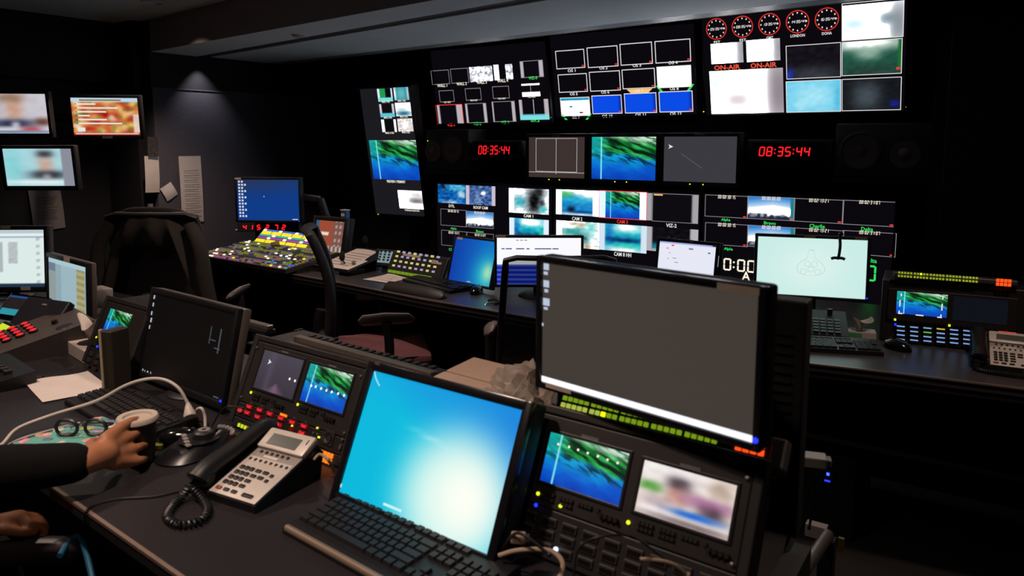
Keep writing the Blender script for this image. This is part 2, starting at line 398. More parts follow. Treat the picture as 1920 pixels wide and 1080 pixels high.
for k in range(4):
    d0 = .14 - k * .035; strip(ra - d0, rb - d0, ra - d0 + .012, rb - d0 + .012, 2.142, 2.19).build('diffuser_blade', CEILM, bk, label='pale blade of the slot diffuser')
    strip(ra - d0 + .012, rb - d0 + .012, ra - d0 + .035, rb - d0 + .035, 2.1426, 2.19).build('diffuser_slot', BLK, bk)
strip(ra, rb, ra + .014, rb + .014, 2.142, 2.66).build('rear_fascia', WALLD, bk)
strip(fa - .004, fb - .004, fa, fb, 2.137, 2.20).build('fascia_board', FASC, bk)
d = thing('ceiling_sensor', 'small round white disc set in the lit soffit', 'detector', Matrix.Translation(onz(561, 66, 2.137)))
MB().lathe([(0, -.012), (.03, -.012), (.042, -.006), (.045, 0)], 24).build('cover', mat('white_plastic', '#b9b4b2', .5), d, True)
MB().lathe([(.045, 0), (.052, -.003), (.052, 0)], 24).build('flange', CEILM, d, True)
d = thing('wall_washer', 'tiny recessed spotlight washing the charcoal wall under the soffit', 'light', Matrix.Translation((-5.125, 3.46, 2.145)))
MB().lathe([(.018, .015), (.018, 0), (.028, -.003), (.028, .012)], 20).build('trim_ring', STEEL, d, True)
MB().lathe([(0, .006), (.018, .006)], 20).build('lens', emi('lamp_lens', '#fff0e0', 3.0, False), d)

# sheets and small fittings on the left wall
def wall_sheet(name, label, tl, br, X, tilt=0, lines=8, hl=None, m=PAPER):
    a, b = onx(*tl, X), onx(*br, X); y0, y1, z1, z0 = a.y, b.y, a.z, b.z
    M = Matrix.Translation((X + .004, (y0 + y1) / 2, z0)) @ Matrix.Rotation(PI / 2, 4, 'Z') @ Matrix.Rotation(tilt, 4, 'Y')
    t = thing(name, label, 'paper', M); W, Hh = y1 - y0, z1 - z0
    g = MB().grid(lambda u, v: ((u - .5) * W, -.006 - .012 * abs(math.sin(v * 2.2)) * (1 - v) - .002 * math.sin(u * 5), v * Hh), 8, 10)
    g.build('sheet', m, t, True)
    for i in range(lines):
        q = MB().quad(-W * .36, Hh * (.78 - i * .07) - .002, W * (.36 - .15 * random.random()), Hh * (.78 - i * .07) + .002, -.021)
        q.build('text_line', hl if (hl and i in (3, 4)) else INK, t)
    return t
HL = mat('yellow_highlighter', '#a08a3a', .9)
wall_sheet('notice_sheet', 'long printed sheet pinned on the charcoal wall', (333, 293), (381, 415), XL, 0, 11)
wall_sheet('torn_note', 'small torn note stuck beside the long printed sheet', (309, 344), (334, 370), XL, -.5, 0)
wall_sheet('folded_poster', 'narrow curled sheet with a dark photo hung at the edge of the recess', (267, 293), (298, 360), XL, .03, 0)
o = MB().quad(-.035, .26, .04, .40, -.024); o.build('photo', mat('dark_photo_print', '#3a3433', .8, nz=.4, nsc=40), bpy.data.objects['folded_poster'])
wall_sheet('instruction_sheet', 'grey printed sheet with a highlighted line hung below the televisions', (56, 354), (122, 428), -5.745, -.06, 8, HL, mat('grey_paper', '#8c8486', .8, nz=.05, nsc=12))
t = thing('wall_hook', 'small brass hook on the wall right of the blue desktop monitor', 'hook', Matrix.Translation(ony(604, 347, YB - .02)))
MB().b2(-.008, -.01, -.04, .008, .01, .04, .004).build('plate', mat('brass', '#8a7a3a', .35, .8), t); MB().tube([(0, -.01, -.02), (0, -.03, -.025), (0, -.032, -.005)], .004).build('prong', MATS['brass'], t, True)
t = thing('wall_sensor', 'tiny silver sensor on the dark wall above the charcoal panel', 'sensor', Matrix.Translation(onx(594, 166, XL + .02)))
MB().ball((0, 0, 0), .022).build('dome', STEEL, t, True); MB().b2(-.03, -.02, -.03, -.008, .02, .03, .004).build('mount', BLK, t)
t = thing('wall_switch', 'small pale light switch in the dark recess', 'switch', Matrix.Translation(onx(282, 388, XL)) @ Matrix.Rotation(PI / 2, 4, 'Z'))
MB().b2(-.02, -.008, -.022, .02, .008, .022, .003).build('plate', GREYP, t); MB().b2(-.006, -.014, -.01, .006, -.006, .01, .002).build('toggle', SILV, t)
# ================================================================== SCREENS
class Each:
    """alike flat marks, each built as a part of its own"""
    def __init__(s): s.m = []
    def outline(s, *a): s.m.append(MB().outline(*a)); return s
    def quad(s, *a): s.m.append(MB().quad(*a)); return s
    def add(s, *a): s.m.append(MB().add(*a)); return s
    def new(s): s.m.append(MB()); return s.m[-1]
    def build(s, name, m, t):
        for q in s.m: q.build(name, m, t)
def ring(x0, z0, x1, z1, b, y0, y1, chin=0, bev=.003):
    m = MB(); m.b2(x0 - b, y0, z0 - b - chin, x0, y1, z1 + b, bev); m.b2(x1, y0, z0 - b - chin, x1 + b, y1, z1 + b, bev)
    m.b2(x0 - b * .5, y0, z1, x1 + b * .5, y1, z1 + b, bev); m.b2(x0 - b * .5, y0, z0 - b - chin, x1 + b * .5, y1, z0, bev); return m
def monitor(name, label, fr, w, h, b=.018, depth=.045, chin=0, scr=None, fn=None, nx=8, ny=6, bm=None, cat='monitor', bulge=True, hm=None, group=None):
    """flat screen: bezel, back housing and screen; local origin at the screen centre"""
    t = thing(name, label, cat, fr.M, group); x0, x1, z0, z1 = -w / 2, w / 2, -h / 2, h / 2
    ring(x0, z0, x1, z1, b, -.006, .012, chin).build('bezel', bm or BLK, t, True)
    m = MB(); m.b2(x0 - b, .010, z0 - b - chin, x1 + b, depth, z1 + b, .006)
    if bulge: m.b2(x0 + w * .12, depth - .01, z0 + h * .1, x1 - w * .12, depth + .03, z1 - h * .12, .015)
    m.build('housing', hm or BLKM, t, True)
    if fn: picture(t, (x0, z0, x1, z1), fn, nx, ny, 0, 'screen')
    else: MB().quad(x0, z0, x1, z1, 0).build('screen', scr or DARKSCR, t)
    return t
def stand(t, fr, z0, h, back=.05, r=.10, m=None, top=-.3):
    """neck and foot down to the surface at z0"""
    p = fr.M @ Vector((0, back, top * h)); mb = MB(); m = m or BLK
    mb.b2(p.x - .025, p.y - .012, z0 + .01, p.x + .025, p.y + .03, p.z + .03, .006); mb.build('neck', m, t, True, True)
    MB().lathe([(0, .016), (r * .3, .016), (r * .85, .012), (r, .004), (r, 0), (0, 0)], 28, (p.x, p.y, z0)).build('foot', m, t, True, True)
def strips(t, fr, pts, w=.05, h=.014):
    """pieces of label tape on a bezel"""
    for (x, y) in pts:
        a, c = fr.px(x, y, .007); MB().b2(a - w / 2, -.0085, c - h / 2, a + w / 2, -.006, c + h / 2, .0005).build('label_tape', TAPE, t, label='cream label tape')

OCE = ocean_mat()
def sky(u, v): 
    c = mixc(hexc('#ffffff'), hexc('#2f7fd0'), max(0, min(1, (v - .45) * 1.8 + (abs(u - .55) - .2) * .5)))
    if v < .28: c = mixc(hexc('#20283c'), c, max(0, min(1, (v - .1) * 5 + noise.noise(Vector((u * 14, v * 6, 2))) * .8)))
    return c
DISPB = mat('display_bezel', '#0d0b0d', .5, nz=.1)
def caps(t, fr, items, m, off=0):
    for (s, x, y, wpx, hpx) in items:
        a, c = fr.px(x, y); b_, _ = fr.px(x + wpx, y); _, d_ = fr.px(x, y + hpx); text(t, s, a, c, abs(d_ - c), m, abs(b_ - a))
def P2(x, y): return (640 + x / 3, y / 3)
def P3(x, y): return (1280 + x / 3, y / 3)
def P6(x, y): return (1280 + x / 3, 360 + y / 3)
def P5(x, y): return (640 + x / 3, 360 + y / 3)
MOTTLE = blobs('#b8bcc8', [(.5, .75, .5, .15, '#e8eaf0', .8), (.5, .25, .5, .15, '#ffffff', .6)], nz=.45, seed=3)
def bars(l, r, inner='#0c0a10', bar='#b9b2b8', low=None):
    L, I, Bc = hexc(low) if low else None, hexc(inner), hexc(bar)
    return lambda u, v: (L if (L and v < .3) else (Bc if (u < l or u > r) else I))
PB = 12.0
# ---- upper row of three, tilted down
def big_display(name, label, c, tilt, W=1.03, H=.545):
    fr = Fr(c, 0, tilt); t = monitor(name, label, fr, W - .02, H, .008, .09, 0, DARKSCR, bm=DISPB, cat='display', bulge=False)
    a = MB(); a.b2(-.2, .085, -.15, .2, .12, .15, .004); a.build('wall_mount', BLK, t); return t, fr
t, fr = big_display('wall_display', 'upper left wall display with WALL and VIZ picture tiles', (-3.209, 4.457, 1.904), -9.7)
R = lambda a, b: fr.rect(P2(*a), P2(*b))
line = Each(); wl2 = Each(); rl = Each()
for a, b in [((503, 398), (612, 472)), ((612, 388), (720, 465)), ((548, 510), (638, 572)), ((695, 498), (790, 562)), ((848, 487), (948, 552)), ((1003, 345), (1140, 432)), ((695, 583), (825, 690)), ((845, 572), (985, 684))]:
    line.outline(*R(a, b), .004, -.0015)
picture(t, R((718, 378), (855, 455)), MOTTLE, 26, 14); picture(t, R((856, 366), (968, 445)), lambda u, v: (.95, .95, 1) if u < .25 else ((.04, .03, .05) if u < .62 else MOTTLE(u, v)), 26, 12)
picture(t, R((1003, 345), (1140, 432)), bars(.16, .82), 25, 2); picture(t, R((695, 583), (825, 690)), bars(.1, .86), 25, 2); picture(t, R((845, 572), (985, 684)), bars(.08, .84), 25, 2)
picture(t, R((530, 592), (690, 697)), bars(.14, .76), 25, 2); picture(t, R((998, 562), (1172, 672)), bars(.1, .84, low='#7fe0e4'), 25, 10)
picture(t, R((1013, 473), (1120, 540)), lambda u, v: (1, .97, .92) if (v < .3 or v > .86) else (.05, .04, .06), 8, 14)
x0, z0, x1, z1 = R((1013, 473), (1120, 540)); wl2.quad((x0 + x1) / 2 - .001, z0, (x0 + x1) / 2 + .001, z1, -.0018)
x0, z0, x1, z1 = R((998, 562), (1172, 672)); wl2.quad((x0 + x1) / 2 - .002, z0 + .04, (x0 + x1) / 2 + .002, z1, -.0018)
rl.outline(*R((530, 590), (692, 698)), .005, -.0018)
line.build('tile_frame', GREY_E, t); wl2.build('cross_line', WHITE_E, t); rl.build('tally_frame', RED_E, t)
C2 = lambda L: [(s, *P2(x, y), w / 3, h / 3) for s, x, y, w, h in L]
caps(t, fr, C2([('WALL 1', 568, 481, 56, 17), ('WALL 2', 677, 471, 58, 17), ('WALL 3', 790, 463, 58, 17), ('WALL 4', 908, 453, 62, 19), ('VIZ-1 KEY', 597, 575, 40, 9), ('VIZ-2 KEY', 746, 564, 44, 9), ('VIZ-3 KEY', 903, 554, 44, 9), ('VIZ-4 KEY', 1072, 545, 46, 9)]), CREAM_E)
caps(t, fr, C2([('VIZ-5', 1078, 438, 50, 17), ('VIZ-2', 765, 695, 46, 17), ('VIZ-3', 922, 688, 46, 17), ('VIZ-4', 1090, 682, 50, 17)]), GREEN_E); caps(t, fr, C2([('VIZ-1', 617, 702, 44, 17)]), RED_E)
a, c = fr.px(*P2(1181, 661)); MB().b2(a - .003, -.002, c - .003, a + .003, .001, c + .003).build('power_light', YLED, t)

t, fr = big_display('wall_display', 'upper middle wall display showing the twelve OS tiles', (-2.171, 4.473, 1.935), -10.6)
R = lambda a, b: fr.rect(P2(*a), P2(*b)); line = Each(); grn = Each(); red = Each()
OS = [((1203, 287), (1373, 380)), ((1380, 268), (1560, 372)), ((1565, 248), (1753, 358)), ((1762, 232), (1968, 345)), ((1217, 420), (1388, 515)), ((1393, 405), (1573, 508)), ((1577, 392), (1768, 494)), ((1773, 376), (1972, 488)), ((1230, 550), (1403, 650)), ((1407, 538), (1582, 638)), ((1590, 526), (1777, 634)), ((1785, 516), (1980, 628))]
for i, (a, b) in enumerate(OS):
    r = R(a, b); line.outline(*r, .005, -.0018); q = (r[0] + .004, r[1] + .004, r[2] - .004, r[3] - .004)
    if i in (9, 10, 11): picture(t, q, lambda u, v: hexc('#0b35b0') if u > .93 else hexc('#0a4be6'), 16, 2)
    elif i == 7: picture(t, q, blobs('#ffffff', [(.5, .0, .6, .2, '#eef2f6', 1)]), 8, 6)
    elif i == 8: picture(t, q, lambda u, v: hexc('#1f9ac0') if v > .8 else (hexc('#1c86a8') if (.28 < u < .42 and .42 < v < .6) else (hexc('#6a3a38') if (.3 < u < .55 and .1 < v < .2) or (.62 < u < .8 and .08 < v < .25) else (1, 1, 1))), 30, 20)
    if i < 7 or i > 8: red.quad(r[2] - .024, r[1] + .010, r[2] - .008, r[1] + .018, -.002)
x0, z0, x1, z1 = R((1605, 503), (1752, 520)); MB().add([(x0, -.0018, z1), (x1, -.0018, z1), (x1 - .03, -.0018, z0), (x0 + .03, -.0018, z0)], [(0, 3, 2, 1)]).build('tile_banner', emi('orange_banner', '#ffc878', 1, False), t)
for xx, yy, sx in [(1258, 658, 1), (1388, 656, -1), (1795, 500, 1), (1960, 492, -1)]:
    a, c = fr.px(*P2(xx, yy)); grn.add([(a - .03 * sx, -.0018, c + .02), (a - .012 * sx, -.0018, c + .02), (a + .02 * sx, -.0018, c - .02), (a + .002 * sx, -.0018, c - .02)], [(0, 1, 2, 3)])
line.build('tile_frame', WHITE_E, t); grn.build('tally_mark', GREEN_E, t); red.build('source_flag', RED_E, t)
caps(t, fr, C2([('OS 1', 1296, 397, 44, 17), ('OS 2', 1475, 382, 46, 17), ('OS 3', 1663, 368, 48, 17), ('OS 4', 1866, 352, 52, 18), ('OS 5', 1308, 528, 44, 17), ('OS 6', 1485, 518, 46, 17), ('OS 8', 1873, 498, 50, 18), ('OS 9', 1320, 659, 44, 17), ('OS 10', 1497, 653, 60, 17), ('OS 11', 1684, 646, 60, 17), ('OS 12', 1882, 639, 66, 18)]), WHITE_E)
caps(t, fr, C2([('OS 7', 1675, 509, 48, 13)]), emi('pale_orange_caption', '#fff0d0', 1, False))
a, c = fr.px(*P3(118, 628)); MB().b2(a - .003, -.002, c - .003, a + .003, .001, c + .003).build('power_light', YLED, t)

t, fr = big_display('wall_display', 'upper right wall display with five round clocks and ON-AIR', (-1.014, 4.247, 1.935), -15.0, 1.05, .58)
R = lambda a, b: fr.rect(P3(*a), P3(*b)); C3 = lambda L: [(s, *P3(x, y), w / 3, h / 3) for s, x, y, w, h in L]
CLK = [('05:35:44', 'PST', 190, 163, 56, 237), ('08:35:44', 'EST', 336, 150, 58, 225), ('13:35:44', 'GMT', 488, 136, 60, 212), ('14:35:44', 'LONDON', 646, 122, 64, 200), ('16:35:44', 'DOHA', 811, 108, 66, 187)]
for tm, city, x, y, r, yc in CLK:
    a, c = fr.px(*P3(x, y)); a2, _ = fr.px(*P3(x + r, y)); rr = abs(a2 - a); mb = MB(); mw = MB()
    for k in range(60):
        th = 2 * PI * k / 60; px_, pz_ = a + rr * math.cos(th), c + rr * math.sin(th); s_ = .0024; mb.quad(px_ - s_, pz_ - s_, px_ + s_, pz_ + s_, -.0018)
    for k in range(12):
        th = PI / 2 - 2 * PI * k / 12; px_, pz_ = a + rr * .80 * math.cos(th), c + rr * .80 * math.sin(th); mw.quad(px_ - .003, pz_ - .004, px_ + .003, pz_ + .004, -.0018)
    mb.build('clock_ring', RED_E, t); 
    ww = rr * .17; seg7(mw, tm, a - rr * .62, c - rr * .13, ww, rr * .27, ww * .26, ww * .18, -.0018, .1); mw.build('clock_digits', WHITE_E, t)
    text(t, city, a, fr.px(*P3(x, yc))[1], .015, WHITE_E, .0122 * len(city))
lightv = lambda s: blobs('#f4f6fa', [(.98, .5, .2, .9, '#8c8a92', .8), (.5, .62, .25, .2, '#ffffff', 1), (.1, .6, .12, .6, '#cfe6f2', .7), (.55, .38, .3, .14, '#d8d4d8', .7)], seed=s)
picture(t, R((157, 248), (343, 350)), lightv(1), 36, 22); picture(t, R((357, 228), (550, 338)), lightv(2), 36, 22)
picture(t, R((150, 402), (570, 632)), blobs('#f8f4f6', [(.95, .5, .16, .8, '#776d76', .8), (.38, .32, .22, .2, '#c9bec2', .8), (.08, .7, .12, .3, '#bfe0ee', .7)]), 48, 28)
picture(t, R((897, 34), (1240, 205)), blobs('#eef4f8', [(.93, .4, .14, .6, '#7a7f88', .8), (.2, .45, .25, .2, '#bfe0f0', .8), (.75, .55, .12, .15, '#5a7080', .6)]), 48, 28)
picture(t, R((895, 240), (1230, 412)), lambda u, v: hexc('#1f6a30') if (u > .92 and v > .15) else blobs('#1e5040', [(.4, .95, .7, .22, '#eaf4ea', 1), (.45, .65, .22, .2, '#a9c4b4', .8), (.5, .1, .6, .2, '#2c3c36', .7)], nz=.05)(u, v), 24, 14)
picture(t, R((580, 260), (890, 432)), blobs('#141218', [(.5, .1, .5, .25, '#3a3c44', .9), (.05, .1, .08, .2, '#1a3ad0', .8)], nz=.04), 20, 12)
picture(t, R((582, 460), (888, 625)), blobs('#74d0ee', [(.5, .5, .35, .4, '#a8e6f6', .9), (.95, .5, .06, .6, '#4fb6da', .8), (.25, .2, .1, .15, '#bdeef8', .6)], nz=.05), 20, 12)
picture(t, R((895, 447), (1226, 616)), blobs('#15181c', [(.42, .45, .25, .45, '#48525a', .9), (.9, .2, .08, .1, '#1c28c0', .7)], nz=.03), 20, 12)
line = Each()
for a, b in [((580, 258), (891, 433)), ((895, 237), (1232, 413)), ((895, 445), (1228, 618)), ((580, 458), (891, 627)), ((895, 20), (1242, 207))]: line.outline(*R(a, b), .0035, -.0018)
line.build('tile_frame', WHITE_E, t); MB().quad(*[R((1202, 378), (1222, 390))[k] for k in (0, 1, 2, 3)], -.002).build('source_flag', RED_E, t)
caps(t, fr, C3([('ON-AIR', 250, 378, 148, 27), ('ON-AIR', 455, 366, 150, 29)]), emi('on_air_lettering', '#ff5a3c', 1, False))
a, c = fr.px(*P3(1252, 602)); MB().b2(a - .003, -.002, c - .003, a + .003, .001, c + .003).build('power_light', YLED, t)

# ---- lower row of three
YD = 4.25
def low_display(label, x0, x1):
    fr = Fr(((x0 + x1) / 2, YD, .905), 0, 0); t = monitor('wall_display', label, fr, x1 - x0 - .022, .58, .009, .09, 0, DARKSCR, bm=DISPB, cat='display', bulge=False)
    MB().b2(-.2, .085, -.15, .2, .12, .15, .004).build('wall_mount', BLK, t); return t, fr
TC = ['00:00:30:15', '00:00:00:00', '00:02:13:21', '00:02:31:07']
def tcode(mb, fr, s, x, y, wpx, hpx):
    a, c = fr.px(x - wpx / 2, y + hpx / 2); b_, _ = fr.px(x + wpx / 2, y + hpx / 2); _, d_ = fr.px(x - wpx / 2, y - hpx / 2)
    W = (b_ - a); cw = W / 10.2; seg7(mb.new(), s, a, c, cw * .82, d_ - c, cw * .24, cw * .28, -.002, .06)
t, fr = low_display('lower left wall display with DTL, ROOF CAM and CAM 1 tiles', -3.545, -2.537)
R = fr.rect; Q4 = lambda x, y: (800 + x / 7.2, 330 + y / 7.2)
picture(t, R(Q4(153, 108), Q4(525, 380)), blobs('#0a5fb0', [(.7, .85, .4, .15, '#5fc4dc', .9), (.2, .9, .1, .2, '#061428', .9), (.85, .5, .12, .2, '#d8ecf0', .9), (.45, .05, .3, .12, '#e0f0f8', .7), (.3, .3, .08, .25, '#0c3a80', .8)], nz=.25, seed=5), 26, 18)
picture(t, R(Q4(530, 125), Q4(928, 405)), lambda u, v: (.78, .74, .8) if (u < .12 or u > .87) else blobs('#41619a', [(.6, .62, .08, .1, '#f0f0f0', 1), (.4, .3, .1, .4, '#8aa0c8', .6)], nz=.35, seed=8)(u, v), 30, 20)
picture(t, R(Q4(1110, 160), Q4(1648, 525)), lambda u, v: (.86, .84, .9) if u < .13 else blobs('#d8e4ea', [(.28, .45, .16, .2, '#2fa8b8', .9), (.64, .5, .17, .5, '#08080a', 1), (.76, .85, .12, .2, '#101014', .9), (.84, .45, .06, .12, '#101014', .8), (.86, .2, .09, .12, '#1fc0c4', .8)], nz=.18, seed=9)(u, v), 34, 26)
picture(t, R(Q4(1118, 560), Q4(1648, 900)), lambda u, v: (.8, .85, .92) if (u < .12 or u > .88) else blobs('#18b8c8', [(.55, .85, .4, .2, '#f0ffff', 1), (.2, .5, .08, .6, '#1878c0', .9), (.5, .1, .5, .3, '#062a60', .9), (.85, .3, .1, .3, '#28d0b8', .8)], nz=.15, seed=2)(u, v), 28, 18)
picture(t, R(Q4(538, 478), Q4(902, 712)), sky, 24, 16)
line = Each()
for a, b in [((190, 440), (535, 690)), ((535, 470), (905, 715)), ((200, 725), (543, 965)), ((543, 755), (907, 1000))]: line.outline(*R(Q4(*a), Q4(*b)), .003, -.0018)
line.build('tile_frame', GREY_E, t); mb = Each()
for s, x, y in [(TC[0], 360, 470), (TC[1], 715, 492), (TC[2], 368, 760), (TC[3], 722, 792)]: tcode(mb, fr, s, *Q4(x, y), 19.5, 4.6)
mb.build('timecode', CREAM_E, t)
caps(t, fr, [('DTL', *Q4(340, 405), 11, 5), ('ROOF CAM', *Q4(730, 428), 27, 5.4), ('CAM 1', *Q4(1375, 540), 18, 5.6)], CREAM_E)
caps(t, fr, [('Alpha', *Q4(365, 712), 11, 5.2), ('Bravo', *Q4(720, 748), 14, 5.2), ('Charlie', *Q4(365, 995), 18, 5.2)], GREEN_E)

t, fr = low_display('lower middle wall display with CAM 2, CAM 3 and VIZ-2 tiles', -2.537, -1.520)
R = fr.rect; Q5 = lambda x, y: (1030 + x / 6.4, 340 + y / 6.4)
def setpic(u, v):
    if u < .13: return (.85, .9, .88)
    if u > .86: return (.93, .95, .95)
    return blobs('#1a86c8', [(.5, 1.0, .9, .2, '#f4fff8', 1), (.8, .85, .3, .25, '#e8fff8', 1), (.2, .8, .2, .14, '#48b858', .9), (.45, .62, .4, .12, '#28b4d4', .8), (.36, .2, .09, .16, '#101018', 1), (.5, .05, .6, .08, '#d8f0f4', .9), (.6, .13, .4, .06, '#0c3a88', .9)], nz=.08)(u, v)
picture(t, R(Q5(82, 95), Q5(598, 425)), setpic, 40, 26)
r = R(Q5(600, 112), Q5(1165, 470)); picture(t, r, lambda u, v: (.80, .88, .92) if u < .5 else (.85, .93, .92), 4, 4)
x0, z0, x1, z1 = r; uvquad(t, (x0 + (x1 - x0) * .14, z0, x0 + (x1 - x0) * .86, z1), OCE, -.0015)
picture(t, R(Q5(1172, 140), Q5(1780, 505)), bars(.13, .87, '#0d0b10', '#a6a1a6'), 23, 2)
picture(t, R(Q5(85, 465), Q5(598, 820)), lambda u, v: (.88, .88, .92) if u < .12 else blobs('#e4eef0', [(.4, .6, .3, .18, '#1f9890', .9), (.3, .82, .16, .1, '#ffffff', .8), (.55, .9, .25, .08, '#c8b48c', .9), (.65, .35, .12, .2, '#0c6064', .8), (.8, .75, .12, .3, '#7fe4e0', .8), (.6, .08, .5, .1, '#d8c0a0', .8)], nz=.2, seed=6)(u, v), 34, 22)
picture(t, R(Q5(605, 500), Q5(1165, 868)), lambda u, v: (.78, .84, .9) if (u < .12 or u > .87) else blobs('#10a4bc', [(.6, .9, .35, .2, '#e8fffa', 1), (.22, .6, .08, .5, '#1c78c4', .9), (.5, .42, .5, .1, '#0a2c6a', .95), (.6, .22, .4, .1, '#28ccb4', .9), (.5, .05, .5, .12, '#f0f4f4', .9)], nz=.1, seed=4)(u, v), 30, 20)
picture(t, R(Q5(1172, 540), Q5(1780, 880)), lambda u, v: (.7, .69, .71) if (u < .12 or u > .87) else blobs('#0e0c10', [(.3, .15, .3, .2, '#1a9ab8', .9), (.3, .02, .4, .08, '#e8dcc8', .9)], nz=.05)(u, v), 24, 14)
rl = MB().outline(*R(Q5(598, 105), Q5(1168, 472)), .004, -.0019); rl.build('tally_frame', RED_E, t)
MB().outline(*R(Q5(1240, 140), Q5(1785, 512)), .003, -.0019).build('tile_frame', GREY_E, t); MB().quad(*R(Q5(1258, 152), Q5(1362, 172)), -.0019).build('title_bar', emi('orange_banner', '#ffc878', 1, False), t)
caps(t, fr, [('CAM 2', *Q5(335, 449), 19.5, 6.6), ('VIZ-2', *Q5(1465, 530), 20, 7), ('CAM 8 HH', *Q5(880, 878), 33, 7.5)], WHITE_E); caps(t, fr, [('CAM 3', *Q5(877, 486), 20.5, 6.6)], RED_E)

t, fr = low_display('lower right wall display with Alpha, Bravo, Charlie and Delta tiles', -1.520, -.493)
R = fr.rect; line = Each(); mb = Each(); red = Each(); XS = [128, 366, 628, 902, 1196]; T1 = [(12, 142), (20, 156), (32, 172), (42, 190)]; T2 = [(168, 302), (182, 318), (198, 340), (212, 360)]
for k in range(4):
    for (a, b), row in ((T1[k], 0), (T2[k], 1)):
        r = R(P6(XS[k], a + 2), P6(XS[k + 1], b + 8)); line.outline(*r, .003, -.0018)
        if k == 1: picture(t, (r[0] + .004, r[1] + .003, r[2] - .004, r[3] - .003), lambda u, v: (.12, .5, .55) if u > .93 else sky(u, v), 30, 20)
        tcode(mb, fr, TC[k], *P6([247, 497, 765, 1050][k], a + 14), 32 + k * 2, 6.6)
        red.quad(r[2] - .026, r[1] + .006, r[2] - .010, r[1] + .013, -.0022)
a, c = fr.px(*P6(240, 440)); cw = .033
mb9 = mb.new(); seg7(mb9, '0', a - .012, c, .046, .072, .0095, .01, -.002, 0); seg7(mb9, ':', a + .042, c, .04, .072, .0095, .012, -.002, 0); seg7(mb9, '00', a + .068, c, .046, .072, .0095, .012, -.002, 0)
line.build('tile_frame', GREY_E, t); mb.build('timecode', CREAM_E, t); red.build('source_flag', RED_E, t)
C6 = lambda L: [(s, *P6(x, y), w / 3, h / 3) for s, x, y, w, h in L]
caps(t, fr, C6([('Alpha', 243, 158, 52, 20), ('Bravo', 491, 175, 68, 18), ('Charlie', 757, 192, 88, 22), ('Delta', 1038, 209, 68, 22), ('Delta', 1055, 385, 76, 24), ('Alpha', 258, 322, 50, 20)]), GREEN_E); caps(t, fr, C6([('A', 357, 473, 48, 50)]), CREAM_E)
mb = MB(); a, c = fr.px(*P6(1036, 500)); seg7(mb, '0', a, c, .042, .085, .01, .01, -.002, 0); mb.build('countdown_digit', GREEN_E, t)

# ---- three monitors between the rows
for k, (xa, xb, lab) in enumerate([(-2.754, -2.278, 'left middle-row monitor showing thin white framing lines'), (-2.278, -1.79, 'centre middle-row monitor showing the blue and green aerial view'), (-1.79, -1.30, 'right middle-row monitor with a grey screen and a cursor arrow')]):
    fr = Fr(((xa + xb) / 2, YD, 1.395), 0, 0); w_ = xb - xa - .052
    t = monitor('studio_monitor', lab, fr, w_, .265, .022, .07, .006, emi('idle_grey_screen', ['#3a302f', '#2a2a30', '#3b3a40'][k], 1, False) if k != 1 else None, bm=mat('monitor_bezel', '#1b181a', .5, nz=.1), bulge=False) if k != 0 else monitor('studio_monitor', lab, fr, w_, .265, .022, .07, .006, emi('idle_brown_screen', '#3d3230', 1, False), bm=mat('monitor_bezel', '#1b181a', .5, nz=.1), bulge=False)
    if k == 0:
        l = MB(); l.outline(-w_ * .37, -.095, w_ * .37, .125, .003, -.0015); l.quad(-.0015, -.11, .0015, .125, -.0015); l.quad(-w_ / 2, -.10, w_ / 2, -.097, -.0015); l.build('framing_lines', emi('framing_line', '#c8c4c6', 1, False), t)
    if k == 1: uvquad(t, (-w_ / 2, -.1325, w_ / 2, .1325), OCE, -.001)
    if k == 2:
        a, c = fr.px(1257, 275); MB().add([(a - .012, -.0015, c + .014), (a + .018, -.0015, c), (a - .012, -.0015, c - .012), (a - .004, -.0015, c)], [(0, 3, 2, 1)]).build('cursor_arrow', WHITE_E, t)
        l = MB(); l.add([(-.11, -.0014, .03), (-.108, -.0014, .034), (.02, -.0014, -.05), (.018, -.0014, -.054)], [(0, 1, 2, 3)]); l.build('faint_line', emi('faint_line', '#5a5658', 1, False), t)
    MB().b2(-.03, -.009, .137, .03, -.005, .149, .001).build('maker_badge', GREYP, t); 
    for dx in (-.05, .03): MB().b2(dx - .003, -.009, -.149, dx + .003, -.005, -.143).build('power_light', YLED, t)
    MB().b2(-.1, .066, -.1, .1, .45, .1).build('mount', BLK, t)

